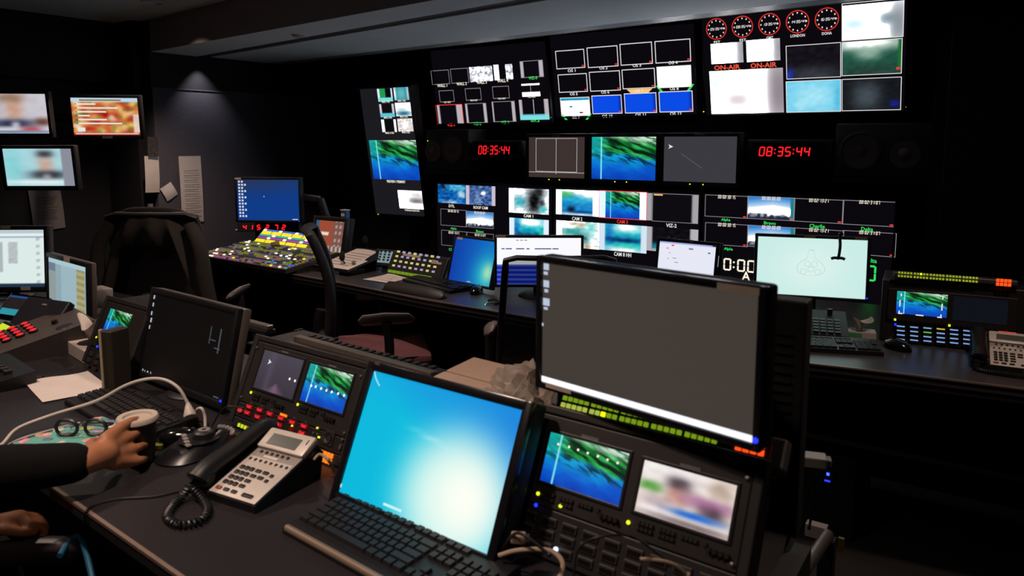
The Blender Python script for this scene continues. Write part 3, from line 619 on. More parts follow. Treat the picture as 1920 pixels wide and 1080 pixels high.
# ---- portrait display left of the wall
fr = Fr((-3.994, 4.275, 1.413), 2.5, -9.1); Q8 = lambda x, y: (660 + x / 3.857, 140 + y / 3.857); R = lambda a, b: fr.rect(Q8(*a), Q8(*b))
t = monitor('portrait_display', 'tall portrait display left of the wall with PREVIEW picture', fr, .493, .983, .012, .09, 0, emi('portrait_ground', '#1b1a1f', 1, False), bm=DISPB, cat='display', bulge=False)
MB().b2(-.15, .085, -.2, .15, .40, .1, .004).build('wall_mount', BLK, t)
uvquad(t, R((122, 474), (495, 765)), OCE)
for (a, b, f) in [((180, 103), (298, 192), lambda u, v: hexc('#7fe0e0') if v < .28 else ((.8, .85, .9) if u < .15 or u > .9 else (hexc('#1f9a50') if u < .55 else (.04, .04, .06)))), ((298, 90), (415, 182), blobs('#2a8a98', [(.5, .5, .3, .5, '#6fc0c8', .8), (.05, .5, .1, .8, '#e8f0f0', .9), (.95, .5, .08, .8, '#d0e0e4', .9)])), ((196, 214), (312, 305), bars(.14, .88, '#100c10', '#c8c4d0', '#58c8d8')), ((310, 204), (432, 298), blobs('#dcebee', [(.5, .2, .4, .16, '#145a80', .9), (.4, .5, .3, .1, '#b4d4d4', .9)])), ((210, 325), (326, 414), bars(.2, .85, '#0c0a0c', '#d8dce0', None)), ((326, 318), (446, 410), blobs('#d0c9c6', [(.5, .5, .2, .3, '#e8e4e2', .8)], nz=.12)), ((330, 835), (520, 975), blobs('#eceef0', [(.75, .45, .3, .15, '#6e6462', .9), (.8, .75, .4, .2, '#c4c0c2', .8)], nz=.03))]:
    picture(t, R(a, b), f, 18, 12)
caps(t, fr, [('PREVIEW / PRIMARY', *Q8(320, 773), 35, 5), ('MXE 1 PRI', *Q8(245, 196), 14, 3.6), ('MXE 1 SEC', *Q8(362, 188), 15, 3.6), ('MXE 2 PRI', *Q8(260, 310), 15, 3.6), ('MXE 2 SEC', *Q8(378, 303), 15, 3.6), ('MXE 3 PRI', *Q8(273, 421), 16, 3.6), ('MXE 3 SEC', *Q8(392, 416), 15, 3.6), ('TS-REN-BACKGROUND', *Q8(435, 982), 28, 3)], CREAM_E)
a, c = fr.px(*Q8(193, 1008)); MB().b2(a - .003, -.009, c - .003, a + .003, -.005, c + .003).build('power_light', YLED, t)

PB = 0.0
# ---- two LED clocks
for lab, tl, br, (tx, ty, tw, th) in [('red LED clock left of the middle monitors', (885, 264), (977, 296), (897, 273, 65, 17)), ('red LED clock right of the middle monitors', (1402, 262), (1560, 303), (1423, 275, 106, 19))]:
    a, b = ony(*tl, YD), ony(*br, YD); fr = Fr(((a.x + b.x) / 2, YD, (a.z + b.z) / 2)); W, Hh = b.x - a.x, a.z - b.z
    t = thing('led_clock', lab, 'clock', fr.M); MB().b2(-W / 2, 0, -Hh / 2, W / 2, .06, Hh / 2, .006).build('case', BLKM, t, True)
    MB().b2(-W * .44, -.002, -Hh * .36, W * .44, .002, Hh * .36, .001).build('window', mat('clock_window', '#080507', .25), t); MB().b2(-.05, .055, -.02, .05, .45, .02).build('bracket', BLK, t)
    x0, z1 = fr.px(tx, ty); x1, z0 = fr.px(tx + tw, ty + th); cw = (x1 - x0) / 7.6; mb = MB(); seg7(mb, '08:35:44', x0, z0, cw * .80, z1 - z0, cw * .17, cw * .22, -.004, .1); mb.build('digits', REDLED, t)
# ---- two loudspeakers lying on their sides
for lab, tl, br, wx, wy, tx, ty, led in [('loudspeaker on its side left of the small red clock', (797, 243), (880, 320), 848, 279, 812, 284, (802, 264)), ('loudspeaker on its side at the right end of the monitor wall', (1566, 232), (1768, 336), 1613, 283, 1697, 290, (1716, 302))]:
    a, b = ony(*tl, YD), ony(*br, YD); fr = Fr(((a.x + b.x) / 2, YD, (a.z + b.z) / 2)); W, Hh = b.x - a.x, a.z - b.z
    t = thing('loudspeaker', lab, 'speaker', fr.M); MB().b2(-W / 2 + .006, 0, -Hh / 2, W / 2 - .006, .24, Hh / 2, .01).build('cabinet', mat('speaker_cabinet', '#322a28', .6, nz=.2, nsc=30), t, True)
    TY = Matrix.Rotation(PI / 2, 4, 'X')
    p, q = fr.px(wx, wy); r = Hh * .36; TT = Matrix.Translation((p, 0, q)) @ TY
    MB().lathe([(r * 1.0, 0), (r * 1.02, .012), (r * .9, .015), (r * .86, .006)], 32, T=TT).build('surround', mat('rubber_surround', '#4a413d', .7), t, True)
    MB().lathe([(r * .86, .006), (r * .3, -.02 * 0 + .001), (r * .28, .004), (0, .012)], 32, T=TT).build('woofer_cone', mat('woofer_cone', '#6a5c55', .5), t, True)
    p, q = fr.px(tx, ty); r = Hh * .17; TT = Matrix.Translation((p, 0, q)) @ TY
    MB().lathe([(r * 1.5, 0), (r * 1.5, .006), (r * .7, .004), (r * .5, .012), (0, .016)], 28, T=TT).build('tweeter', MATS['woofer_cone'], t, True)
    p, q = fr.px(*led); MB().b2(p - .003, -.003, q - .003, p + .003, .001, q + .003).build('power_light', YLED, t)
    MB().b2(-W / 2, -.02, -Hh / 2 - .03, W / 2, .33, -Hh / 2 - .002).build('shelf', BLK, t)
# ================================================================== DESK EQUIPMENT BUILDERS
KEYM = mat('black_key_plastic', '#19171a', .5, nz=.1, nsc=80)
KEYS_ROWS = [[(0, 1)] + [(2 + i + (i // 4) * .5, 1) for i in range(12)] + [(15.25 + i, 1) for i in range(3)],
    [(i, 1) for i in range(13)] + [(13, 2)] + [(15.25 + i, 1) for i in range(3)] + [(18.5 + i, 1) for i in range(4)],
    [(0, 1.5)] + [(1.5 + i, 1) for i in range(12)] + [(13.5, 1.5)] + [(15.25 + i, 1) for i in range(3)] + [(18.5 + i, 1) for i in range(4)],
    [(0, 1.75)] + [(1.75 + i, 1) for i in range(11)] + [(12.75, 2.25)] + [(18.5 + i, 1) for i in range(3)],
    [(0, 2.25)] + [(2.25 + i, 1) for i in range(10)] + [(12.25, 2.75), (16.25, 1)] + [(18.5 + i, 1) for i in range(4)],
    [(0, 1.25), (1.25, 1.25), (2.5, 1.25), (3.75, 6.25), (10, 1.25), (11.25, 1.25), (12.5, 1.25), (13.75, 1.25)] + [(15.25 + i, 1) for i in range(3)] + [(18.5, 2), (20.5, 1), (21.5, 1)]]
KEYMESH = {}
def key_mesh(wu, u, m):
    k = (wu, round(u, 4), m.name)
    if k not in KEYMESH:
        a, b = wu * u / 2 - .0008, u / 2 - .0008; a2, b2 = a - .0022, b - .0025; h = .0075
        KEYMESH[k] = MB().add([(-a, -b, 0), (a, -b, 0), (a, b, 0), (-a, b, 0), (-a2, -b2, h), (a2, -b2, h), (a2, b2 + .001, h), (-a2, b2 + .001, h)], [(4, 5, 6, 7), (0, 1, 5, 4), (1, 2, 6, 5), (2, 3, 7, 6), (3, 0, 4, 7)]).mesh('key', m)
    return KEYMESH[k]
def keyboard(label, c, yaw, z=.75, W=.45, D=.155, single=True, rest=0.0, restm=None, tabm=None):
    M = T3((c[0], c[1], z), math.radians(yaw)); t = thing('keyboard', label, 'keyboard', M)
    sl = .055; b = MB(); b.prism([(-D / 2 - rest, 0), (D / 2, 0), (D / 2, .016 + D * sl), (D / 2 - .012, .018 + D * sl), (-D / 2, .016), (-D / 2 - rest, .012)], -W / 2, W / 2, 'x'); b.build('case', BLK, t)
    if rest: MB().cyl((-W / 2 + .005, -D / 2 - rest + .007, .010), (W / 2 - .005, -D / 2 - rest + .007, .010), .0075, n=12).build('front_rest', restm or DGREY, t, True)
    u = (W - .016) / 22.5; allk = MB()
    for r, row in enumerate(KEYS_ROWS):
        y = D / 2 - .030 - r * u * 1.0 - (0.004 if r else -.002); zz = .0165 + (y + D / 2) * sl
        for x, wu in row:
            cx = -W / 2 + .008 + (x + wu / 2) * u
            if single: inst('key', key_mesh(wu, u, KEYM), t, (cx, y, zz), (sl, 0, 0))
            else: allk.box((cx, y, zz + .003), (wu * u - .002, u - .003, .006))
    if not single: allk.build('keys', KEYM, t, kind='stuff')
    if tabm: MB().b2(-.02, D / 2 - .012, .025, .02, D / 2 - .003, .0275).build('sticker', tabm, t, label='orange sticker')
    return t
def mouse(label, c, yaw, z=.75, s=1.0):
    t = thing('computer_mouse', label, 'mouse', T3((c[0], c[1], z), math.radians(yaw)))
    def f(u, v):
        a = 2 * PI * u; e = v * PI / 2; r = math.cos(e) ** .6
        x = .031 * s * math.cos(a) * r * (1 - .10 * math.sin(a)); y = .056 * s * math.sin(a) * r; return (x, y, .036 * s * math.sin(e) * (1 - .25 * (y / .056 / s) ** 2) + (.002))
    MB().grid(f, 24, 8).build('shell', GLOSS, t, True); MB().cyl((-.004, .03 * s, .031 * s), (.004, .03 * s, .031 * s), .007 * s, n=12).build('wheel', DGREY, t, True)
    MB().b2(-.0006, .012 * s, .0335 * s, .0006, .05 * s, .022 * s).build('button_split', DGREY, t); return t
def coil(pts, r_out, r, turns, n=10):
    P = [Vector(p) for p in pts]; L = [0]
    for a, b in zip(P, P[1:]): L.append(L[-1] + (b - a).length)
    N = turns * n; out = []
    for i in range(N + 1):
        s = L[-1] * i / N; k = max(j for j in range(len(L)) if L[j] <= s + 1e-9); k = min(k, len(P) - 2)
        t = (s - L[k]) / (L[k + 1] - L[k]); p = P[k].lerp(P[k + 1], t); d = (P[k + 1] - P[k]).normalized(); a = d.cross(Vector((0, 0, 1))); a = a.normalized() if a.length > .01 else d.orthogonal().normalized(); b = d.cross(a)
        th = 2 * PI * i / n; out.append(p + (a * math.cos(th) + b * math.sin(th)) * r_out)
    return out
def smooth_path(pts, n=8):
    P = [Vector(p) for p in pts]; P = [P[0] * 2 - P[1]] + P + [P[-1] * 2 - P[-2]]; out = []
    for i in range(1, len(P) - 2):
        for k in range(n):
            t = k / n; a, b, c, d = P[i - 1], P[i], P[i + 1], P[i + 2]
            out.append(.5 * ((2 * b) + (c - a) * t + (2 * a - 5 * b + 4 * c - d) * t * t + (3 * b - a - 3 * c + d) * t ** 3))
    return out + [P[-2]]
PHF = mat('silver_phone_face', '#c4bab2', .42, .15, nz=.05, nsc=50); PHD = mat('phone_grey_face', '#8f8782', .5, nz=.05); LCD = mat('phone_lcd', '#4a504c', .3, nz=.05, nsc=8)
def phone(label, c, yaw, z=.75, s=1.0, cordpts=None, led=None):
    M = T3((c[0], c[1], z), math.radians(yaw)) @ Matrix.Diagonal((s, s * .95, s * .80, 1)); t = thing('desk_phone', label, 'phone', M)
    # base wedge: front at y=-.11, back at y=.115; face plane tilted
    x0, x1 = -.045, .100; MB().prism([(-.112, 0), (.105, 0), (.118, .075), (.098, .098), (.05, .080), (-.112, .022)], -.105, x1, 'x').build('base', BLK, t)
    sl = math.atan2(.058, .162)
    F = T3((0, -.112, .0235), 0, sl)     # face frame: x, along slope y, normal z
    MB().b2(x0, 0.002, 0, x1 - .002, .125, .004, .0018, F).build('face_plate', PHF, t, True)
    MB().b2(x0, .125, 0, x1 - .002, .172, .004, .0018, F).build('key_strip', PHD, t, True)
    MB().b2(x0 + .004, .120, .0035, x1 - .006, .139, .005, .0005, F).build('label_strip', PHF, t)
    MB().b2(x0 + .04, .1415, .0035, x0 + .085, .150, .0055, .0005, F).build('name_tag', PAPER, t)
    F2 = T3((0, .045, .086), 0, sl + .22); MB().b2(x0 - .002, 0, -.012, x1, .066, .010, .006, F2).build('display_housing', PHF, t, True)
    MB().b2(x0 + .022, .012, .0095, x1 - .03, .048, .0112, .0008, F2).build('lcd_window', LCD, t); MB().b2(x1 - .014, .036, .0095, x1 - .011, .052, .0112, .0005, F2).build('message_light', BLK, t)
    def btn(x, y, w, h, m=BLK, F=F, zz=.004, nm='key'):
        k = ('ph', w, h, m.name)
        if k not in KEYMESH: KEYMESH[k] = MB().box((0, 0, .0018), (w, h, .005), .0022).mesh('key', m, True)
        o = inst(nm, KEYMESH[k], t); o.matrix_local = F @ Matrix.Translation((x, y, zz)); return o
    for r in range(4):
        for q in range(3): btn(x0 + .018 + q * .0155, .040 + r * .0185, .012, .0125)
        btn(x0 + .070, .040 + r * .0185, .017, .010)
        if r > 1: btn(x0 + .093, .040 + r * .0185, .017, .010); btn(x0 + .115, .040 + r * .0185 - .004, .010, .010)
    btn(x0 + .018, .018, .016, .010, mat('red_key', '#8a3a34', .45)); btn(x0 + .042, .018, .016, .010); btn(x0 + .066, .018, .016, .010); btn(x0 + .108, .018, .032, .011)
    for q in range(8): btn(x0 + .014 + q * .0165, .1275, .007, .009)
    for q in range(6): btn(x0 + .022 + q * .017, .158, .008, .009)
    # handset along the left side
    p = smooth_path([(-.078, -.118, .050), (-.078, -.085, .072), (-.078, -.02, .088), (-.078, .05, .108), (-.078, .095, .118), (-.078, .118, .108)], 6); n = len(p)
    rr = [.024 + .007 * (abs(i / (n - 1) - .5) * 2) ** 3 for i in range(n)]; rr[0] *= .75; rr[-1] *= .75
    h = MB().tube(p, rr, 14).build('handset', BLK, t, True)
    MB().cyl((-.078, -.098, .030), (-.078, -.092, .062), .026, .027, 20).build('mouthpiece', BLKM, h, True); MB().cyl((-.078, .098, .080), (-.078, .098, .112), .026, .027, 20).build('earpiece', BLKM, h, True)
    cp = cordpts or [(-.082, -.128, .045), (-.085, -.15, .012), (-.065, -.19, .010), (-.01, -.215, .010), (.045, -.19, .010), (.05, -.145, .010), (.01, -.125, .012)]
    cp = smooth_path(cp, 6); MB().tube(coil(cp, .0085, .0033, 40, 9), .0034, 6).build('coiled_cord', BLK, t, True)
    if led: MB().b2(x0 + .03, .060, .010, x1 - .06, .066, .012, 0, F2).build('status_light', led, t)
    return t
def tissue_box(label, c, yaw, z=.75, s=1.0, m=None):
    t = thing('tissue_box', label, 'tissue box', T3((c[0], c[1], z), math.radians(yaw)) @ Matrix.Scale(s, 4))
    MB().b2(-.11, -.06, 0, .11, .06, .05, .003).build('carton', m or mat('white_carton', '#a79a92', .7, nz=.08, nsc=20), t)
    MB().lathe([(0, .0505), (.045, .0505), (.05, .051)], 20).build('opening', DGREY, t)
    def f(u, v):
        a = 2 * PI * u; r = .012 + .045 * v ** 1.5 + .012 * math.sin(a * 3 + v * 4) * v; return (r * math.cos(a) * 1.3 + .02 * v, r * math.sin(a) * .6 - .01 * v, .048 + .085 * v + .022 * math.sin(a * 2 + 1) * v)
    MB().grid(f, 28, 8).build('tissue', mat('tissue_paper', '#c6bcb4', .9, nz=.05, bump=.2, nsc=25), t, True); return t
def paper(label, pts, z, name='paper_sheet', curl=.02, lines=0, m=None):
    """loose sheet through four pixel corners (front-left, back-left, back-right, front-right) on a surface at z"""
    P = [onz(x, y, z) for x, y in pts]; c = sum(P, Vector()) / 4; t = thing(name, label, 'paper', Matrix.Translation((c.x, c.y, z)))
    P = [p - Vector((c.x, c.y, z)) for p in P]
    def f(u, v):
        q = P[0].lerp(P[3], u).lerp(P[1].lerp(P[2], u), v); return (q.x, q.y, .0015 + curl * (max(0, v - .5) ** 2) * 1.5 * (1 - .5 * u) + .003 * math.sin(u * 6) * v)
    MB().grid(f, 12, 12).build('sheet', m or PAPER, t, True)
    for i in range(lines):
        v = .2 + .6 * i / max(1, lines - 1); a = Vector(f(.15, v)); b = Vector(f(.8 - .1 * (i % 3), v)); g = MB(); d = (P[1] - P[0]).normalized() * .002
        g.add([a - d + Vector((0, 0, .0012)), b - d + Vector((0, 0, .0012)), b + d + Vector((0, 0, .0012)), a + d + Vector((0, 0, .0012))], [(0, 1, 2, 3)]); g.build('text_line', mat('faint_ink', '#a0948e', .9), t)
    return t

# ================================================================== REAR DESK
DESKT = mat('dark_desk_laminate', '#3a3538', .33, nz=.08, nsc=90)
EDGE = mat('bronze_edge_trim', '#9a8578', .35, .5, nz=.08)
BF = [(-4.35, 2.85), (-2.95, 2.75), (-2.33, 2.68), (-1.85, 2.66), (-.59, 2.61), (-.25, 2.67), (.5, 2.76)]
t = thing('rear_desk', 'long dark control desk below the monitor wall', 'desk', Matrix.Translation((-1.9, 3.2, 0))); RD = t
back = [(.5, 3.75), (-4.35, 3.75)]
MB().prism(BF + back, .722, .75, 'z').build('worktop', DESKT, t, world=True)
e = MB()
for a, b in zip(BF, BF[1:]): e.add([(a[0], a[1] - .004, .745), (b[0], b[1] - .004, .745), (b[0], b[1] - .004, .7505), (a[0], a[1] - .004, .7505), (a[0], a[1] + .003, .745), (b[0], b[1] + .003, .745), (b[0], b[1] + .003, .7505), (a[0], a[1] + .003, .7505)], [(0, 1, 2, 3), (3, 2, 6, 7), (0, 4, 5, 1)])
e.build('edge_trim', EDGE, t, world=True)
for a, b in zip(BF, BF[1:]):
    MB().add([(a[0], a[1] + .004, .70), (b[0], b[1] + .004, .70), (b[0], b[1] + .004, .745), (a[0], a[1] + .004, .745), (a[0], a[1] + .03, .70), (b[0], b[1] + .03, .70), (b[0], b[1] + .03, .745), (a[0], a[1] + .03, .745)], [(0, 1, 2, 3), (0, 4, 5, 1)]).build('apron', BLKM, t, world=True)
for x in (-4.3, -3.1, -1.95, -.75, .45): MB().b2(x - .02, 2.86, 0, x + .02, 3.7, .722).build('leg_panel', BLKM, t, world=True)
MB().b2(-4.28, 3.45, .05, .43, 3.48, .70).build('modesty_panel', BLKM, t, world=True)
sh = MB().b2(-.73, 2.95, .36, .43, 3.4, .38).build('shelf', BLKM, t, world=True)
MB().b2(-.73, 2.945, .36, .43, 2.952, .38).build('shelf_edge', mat('dull_edge_trim', '#5a5250', .4, .4), t, world=True)
# display plinth behind the desk
struct(MB().b2(-3.9, 4.60, 0, -.37, YB, 2.66).build('trim_3', BLKM))

# ---- video switcher
MULTI = [emi('switcher_magenta_keys', '#a04ea6', .9, False), emi('switcher_olive_keys', '#7c861e', .8, False), emi('switcher_white_keys', '#ffe9d8', 1.3, False), emi('switcher_grey_keys', '#6f6678', .7, False), emi('switcher_pink_keys', '#94605c', .8, False), emi('switcher_dark_keys', '#2c2a20', .8, False), emi('switcher_yellow_keys', '#f0d81e', 1.2, False), emi('switcher_blue_keys', '#3a6ad0', 1, False), emi('switcher_teal_keys', '#4fb0a0', .9, False)]
fr = Fr((-3.72, 2.98, .818), -3, 82)
t = thing('video_switcher', 'video switcher panel crowded with small coloured lit keys', 'mixer', Matrix.Translation((-3.72, 3.0, .75)))
bx = [fr.px(*p) for p in [(398, 487), (600, 521), (640, 480), (470, 452)]]
x0, x1 = -.56, .36; z0, z1 = -.24, .14
IW = t
def inw(mb, name, m, **k): # local frame of fr -> world -> thing
    mb.v = [fr.M @ p for p in mb.v]; return mb.build(name, m, IW, world=True, **k)
inw(MB().b2(x0, 0, z0, x1, .03, z1, .004), 'panel', mat('switcher_panel', '#3b3636', .45, .3, nz=.1))
MB().b2(-4.26, 2.80, .751, -3.37, 3.12, .785).build('case', BLKM, t, world=True)
groups = {i: MB() for i in range(len(MULTI))}; rr = random.Random(3); pal = [[0, 4, 3, 2], [3, 0, 4, 2], [4, 3, 5, 2], [1, 1, 6, 2], [3, 3, 2, 5], [1, 1, 6, 5], [3, 3, 7, 2], [1, 6, 1, 3], [3, 1, 4, 2], [5, 1, 6, 1]]
for r in range(15):
    z = z0 + .016 + r * .0245
    for k in range(33):
        x = x0 + .02 + k * .0275
        if rr.random() < .10 or (k in (13, 14, 27, 28) and r % 3): continue
        if r < 4 and k > 22: g = rr.choice([0, 8, 7, 1, 4, 3])
        else: g = [0, 4, 3, 5, 4, 1, 3, 5, 3, 1, 3, 5, 1, 3, 1][r]
        if rr.random() < .30: g = rr.choice([3, 5, 5, 4, 1])
        if rr.random() < .06: g = 2
        if rr.random() < .015: g = 6
        groups[g].b2(x - .008, -.006, z - .0055, x + .008, .001, z + .0055)
for i, g in groups.items():
    if g.v: inw(g, 'small_keys', MULTI[i], kind='stuff')
for a, c in [(-.2, .1), (.15, .0), (.30, .08)]: inw(MB().b2(a - .004, -.03, c - .03, a + .004, 0, c + .03), 'fader', STEEL)
# upright key bank at the rear
fr2 = Fr((-3.86, 3.20, .88), -3, 48); t2 = thing('switcher_key_bank', 'sloping bank of big yellow lit keys above the switcher panel', 'mixer', fr2.M)
Q9 = lambda x, y: (400 + x / 4.911, 310 + y / 4.909); r = fr2.rect(Q9(470, 605), Q9(850, 790)); r = (r[0] - .02, r[1] - .02, r[2] + .03, r[3] + .02)
MB().b2(r[0], 0, r[1], r[2], .03, r[3], .004).build('panel', MATS['switcher_panel'], t2)
MB().add([(r[0], .03, r[1]), (r[2], .03, r[1]), (r[2], .03, r[3]), (r[0], .03, r[3]), (r[0], .05, r[1] + .05), (r[2], .05, r[1] + .05)], [(0, 1, 5, 4), (2, 3, 4, 5), (0, 4, 3), (1, 2, 5)]).build('rear_housing', BLKM, t2)
W = (r[2] - r[0] - .05); Hh = (r[3] - r[1])
for row, (v, hh, mi) in enumerate([(.93, .05, 7), (.66, .05, 8), (.52, .05, 0), (.14, .05, 0)]):
    for k in range(16): MB().b2(r[0] + .01 + k * W / 16, -.005, r[1] + Hh * v - .008, r[0] + .01 + (k + .82) * W / 16, .001, r[1] + Hh * v + .006).build('key', MULTI[mi] if (k + row) % 5 else MULTI[2], t2)
for v in (.78, .33):
    for k in range(5): MB().b2(r[0] + .012 + k * W / 5, -.006, r[1] + Hh * v - .014, r[0] + .012 + (k + .86) * W / 5, .001, r[1] + Hh * v + .014, .001).build('large_key', MULTI[6], t2)

# ---- blue desktop monitor on an arm, tally strip below
fr = Fr((-4.227, 3.288, 1.102), 26.9, 0); t = monitor('desktop_monitor', 'monitor with blue desktop and a column block of icons on a grey arm', fr, .44, .278, .016, .05, fn=lambda u, v: mixc(hexc('#0b3a86'), hexc('#2c3350'), max(0, v - .55) * 2.2 * (1 - .5 * u)), nx=10, ny=10)
ic = Each()
for i in range(12):
    for k in range(3 if i % 2 else 2): ic.quad(-.21 + k * .021, .118 - i * .0215, -.197 + k * .021, .131 - i * .0215, -.0015)
ic.build('desktop_icon', emi('icon_white', '#cfd4e4', 1, False), t); MB().quad(.17, -.134, .21, -.128, -.0015).build('tray_icons', emi('icon_white', '#cfd4e4', 1, False), t); MB().quad(-.03, .02, -.025, .027, -.0015).build('cursor', WHITE_E, t)
strips(t, fr, [(446, 335)], .045, .012); a, c = fr.px(561, 415, .007); MB().b2(a - .003, -.008, c - .003, a + .003, -.006, c + .003).build('power_light', BLED, t)
GARM = mat('grey_arm_paint', '#6d686a', .45, .3, nz=.06)
B = fr.M @ Vector((.05, .07, -.02)); MB().b2(-.06, .05, -.06, .16, .075, .06, .004).build('arm_plate', GARM, t)
p1 = fr.M @ Vector((.17, .09, .02)); p2 = p1 + Vector((.12, .10, -.02)); p3 = Vector((-3.83, 3.55, .75))
MB().tube([B, p1, p2], .022, 10).build('upper_arm', GARM, t, True, True); MB().tube([p2, p2 + Vector((.02, .03, -.12)), Vector((-3.83, 3.55, .86)), p3], .026, 10).build('lower_arm', GARM, t, True, True)
MB().lathe([(0, .012), (.07, .012), (.075, 0), (0, 0)], 24, p3).build('foot', GARM, t, True, True)
fr = Fr((-4.27, 3.42, .92), 24, 5); t = thing('tally_readout', 'black box with a row of red LED characters below the blue monitor', 'display', fr.M)
r = fr.rect((445, 415), (560, 434)); MB().b2(r[0], 0, r[1] - .01, r[2], .05, r[3], .004).build('case', BLKM, t)
MB().b2((r[0] + r[2]) / 2 - .1, .01, .76 - .92 - .012, (r[0] + r[2]) / 2 + .1, .04, r[1]).build('stand', BLK, t)
for i, (ch, x) in enumerate(zip('415272', [460, 472, 486, 502, 519, 533])):
    a, c = fr.px(x - 5 + 3, 428); mb = MB(); seg7(mb, ch, a - .012, c - .012, .030, .038, .008, .01, -.003, .1); mb.build('led_character', REDLED, t)
for x in (557 - 28, 583 - 50): a, c = fr.px(x + 50, 418); 
a, c = fr.px(445, 432); MB().ball((a, -.01, c), .010).build('knob', SILV, t, True)
# ---- touch panel
fr = Fr((-3.545, 3.204, .911), .5, 12)
def touch(u, v):
    if u < .12: return hexc('#3a5a78') if v > .75 else hexc('#3c3c48')
    if v < .2: return hexc('#b9a49c') if int(u * 14) % 2 else hexc('#6a544e')
    if u < .62: return hexc('#e8d8cc') if .5 < v < .62 and u < .5 else hexc('#9a4a34')
    return hexc('#a89690') if int(u * 13) % 2 and int(v * 9) % 2 else hexc('#7a5248')
t = monitor('touch_panel', 'touch panel with an orange-brown button page beside the switcher', fr, .25, .19, .028, .06, fn=touch, nx=28, ny=20, bulge=False); stand(t, fr, .75, .2, .04, .08)
p = fr.M @ Vector((.105, .02, .123)); t = thing('toy_tin', 'tiny blue and white tin standing on the touch panel corner', 'toy', Matrix.Translation(p))
MB().b2(-.022, -.018, 0, .022, .018, .05, .004).build('body', mat('blue_tin', '#2c5a94', .35, .3, nz=.3, nsc=60), t); MB().b2(-.025, -.02, .046, .025, .02, .053, .002).build('lid', PAPER, t); MB().b2(-.018, -.0195, .012, .012, -.018, .03).build('print', PAPER, t)

# ---- script on a copy stand, microphones, keypad unit
t = thing('copy_stand', 'slanted black copy stand on the rear desk', 'stand', T3((-3.19, 3.03, .75), math.radians(-4)))
F = T3((0, -.13, .03), 0, .22); MB().b2(-.15, 0, -.008, .15, .32, 0, .002, F).build('board', BLK, t); MB().b2(-.15, -.006, -.008, .15, 0, .012, .002, F).build('lip', BLK, t); MB().b2(-.1, .12, 0, .1, .14, .075).build('leg', BLK, t)
s_ = thing('script_sheet', 'printed sheet lying on the slanted copy stand', 'paper', T3((-3.19, 3.03, .75), math.radians(-4)) @ F)
MB().grid(lambda u, v: ((u - .5) * .26, .01 + v * .30, .002 + .004 * math.sin(u * 5) * v), 8, 8).build('sheet', PAPER, s_, True)
for i in range(6): MB().b2(-.1, .06 + i * .035, .0062, .08, .063 + i * .035, .0068).build('text_line', INK, s_)
def gooseneck(label, px, z0, ztop, x, y):
    b = Vector((x, y, z0)); t = thing('microphone', label, 'microphone', Matrix.Translation(b)); MB().lathe([(0, .018), (.022, .018), (.03, 0), (0, 0)], 20).build('base', BLK, t, True)
    MB().tube(smooth_path([(0, 0, .015), (0, .005, (ztop - z0) * .6), (0, -.01, ztop - z0)], 5), .0035, 8).build('gooseneck', BLK, t, True); MB().ball((0, -.012, ztop - z0 + .012), (.017, .017, .03)).build('foam_head', mat('mic_foam', '#121013', .95, bump=.4, nsc=200), t, True)
p = onz(645, 508, .76); gooseneck('short gooseneck microphone with black foam head by the copy stand', 0, .75, .835, p.x, p.y)
p = onz(688, 490, .76); gooseneck('thin gooseneck microphone behind the copy stand', 0, .75, .88, p.x, p.y)
p = onz(660, 512, .75); t = thing('joystick_box', 'low black joystick controller beside the short microphone', 'controller', T3(p, -.2)); MB().b2(-.06, -.05, 0, .06, .05, .03, .006).build('body', BLK, t); MB().cyl((.02, 0, .03), (.02, 0, .06), .006).build('stick', DGREY, t, True); MB().ball((.02, 0, .066), .012).build('knob', SILV, t, True)
fr = Fr((-2.98, 3.13, .84), 8, 25); t = thing('keypad_unit', 'small keypad unit with a pale blue lit window', 'intercom', fr.M); r = fr.rect((712, 470), (735, 494))
MB().b2(r[0] - .03, .002, r[1] - .02, r[2] + .005, .035, r[3] + .012, .005).build('body', BLK, t); MB().quad(*r, 0).build('window', emi('pale_blue_window', '#7f979c', .9, False), t)
for i in range(4):
    for k in range(3): MB().b2(r[0] + .008 + k * (r[2] - r[0]) * .28, -.005, r[1] + .012 + i * .016, r[0] + .02 + k * (r[2] - r[0]) * .28, 0, r[1] + .022 + i * .016).build('key', DGREY, t)
MB().b2(-.03, .02, -.1, .03, .05, r[1]).build('foot', BLK, t)
# ---- intercom key panel of the rear desk
fr = Fr((-2.72, 3.08, .84), -6, 27); t = thing('intercom_panel', 'sloping intercom panel with rows of small lit keys left of the rear keyboard', 'intercom', fr.M)
x0, z1 = fr.px(738, 474); x1, _ = fr.px(836, 484); _, z0 = fr.px(725, 514)
MB().b2(x0 - .01, 0, z0 - .004, x1 + .02, .025, z1 + .012, .006).build('housing', RACKM, t); MB().b2(x0 + .005, -.002, z0, x1, .002, z1 - .01, .001).build('face', BLKM, t)
MB().b2(x0 + (x1 - x0) * .2, -.004, z1 - .009, x0 + (x1 - x0) * .55, 0, z1 + .004).build('label_tape', TAPE, t)
kE = [emi('violet_white_key', '#a9a0c4', .9, False), emi('pale_yellow_key', '#d8cc80', .9, False)]
for r in range(4):
    for k in range(8):
        x = x0 + .03 + k * (x1 - x0 - .05) / 8; z = z0 + .05 + (3 - r) * .028; MB().b2(x, -.005, z, x + .020, 0, z + .011).build('key', kE[(r * k + k) % 3 == 0], t)
for k in range(10): MB().b2(x0 + .012 + k * (x1 - x0) * .085, -.005, z0 + .012, x0 + .012 + (k + .85) * (x1 - x0) * .085, 0, z0 + .028).build('green_key', LCDG_E, t)
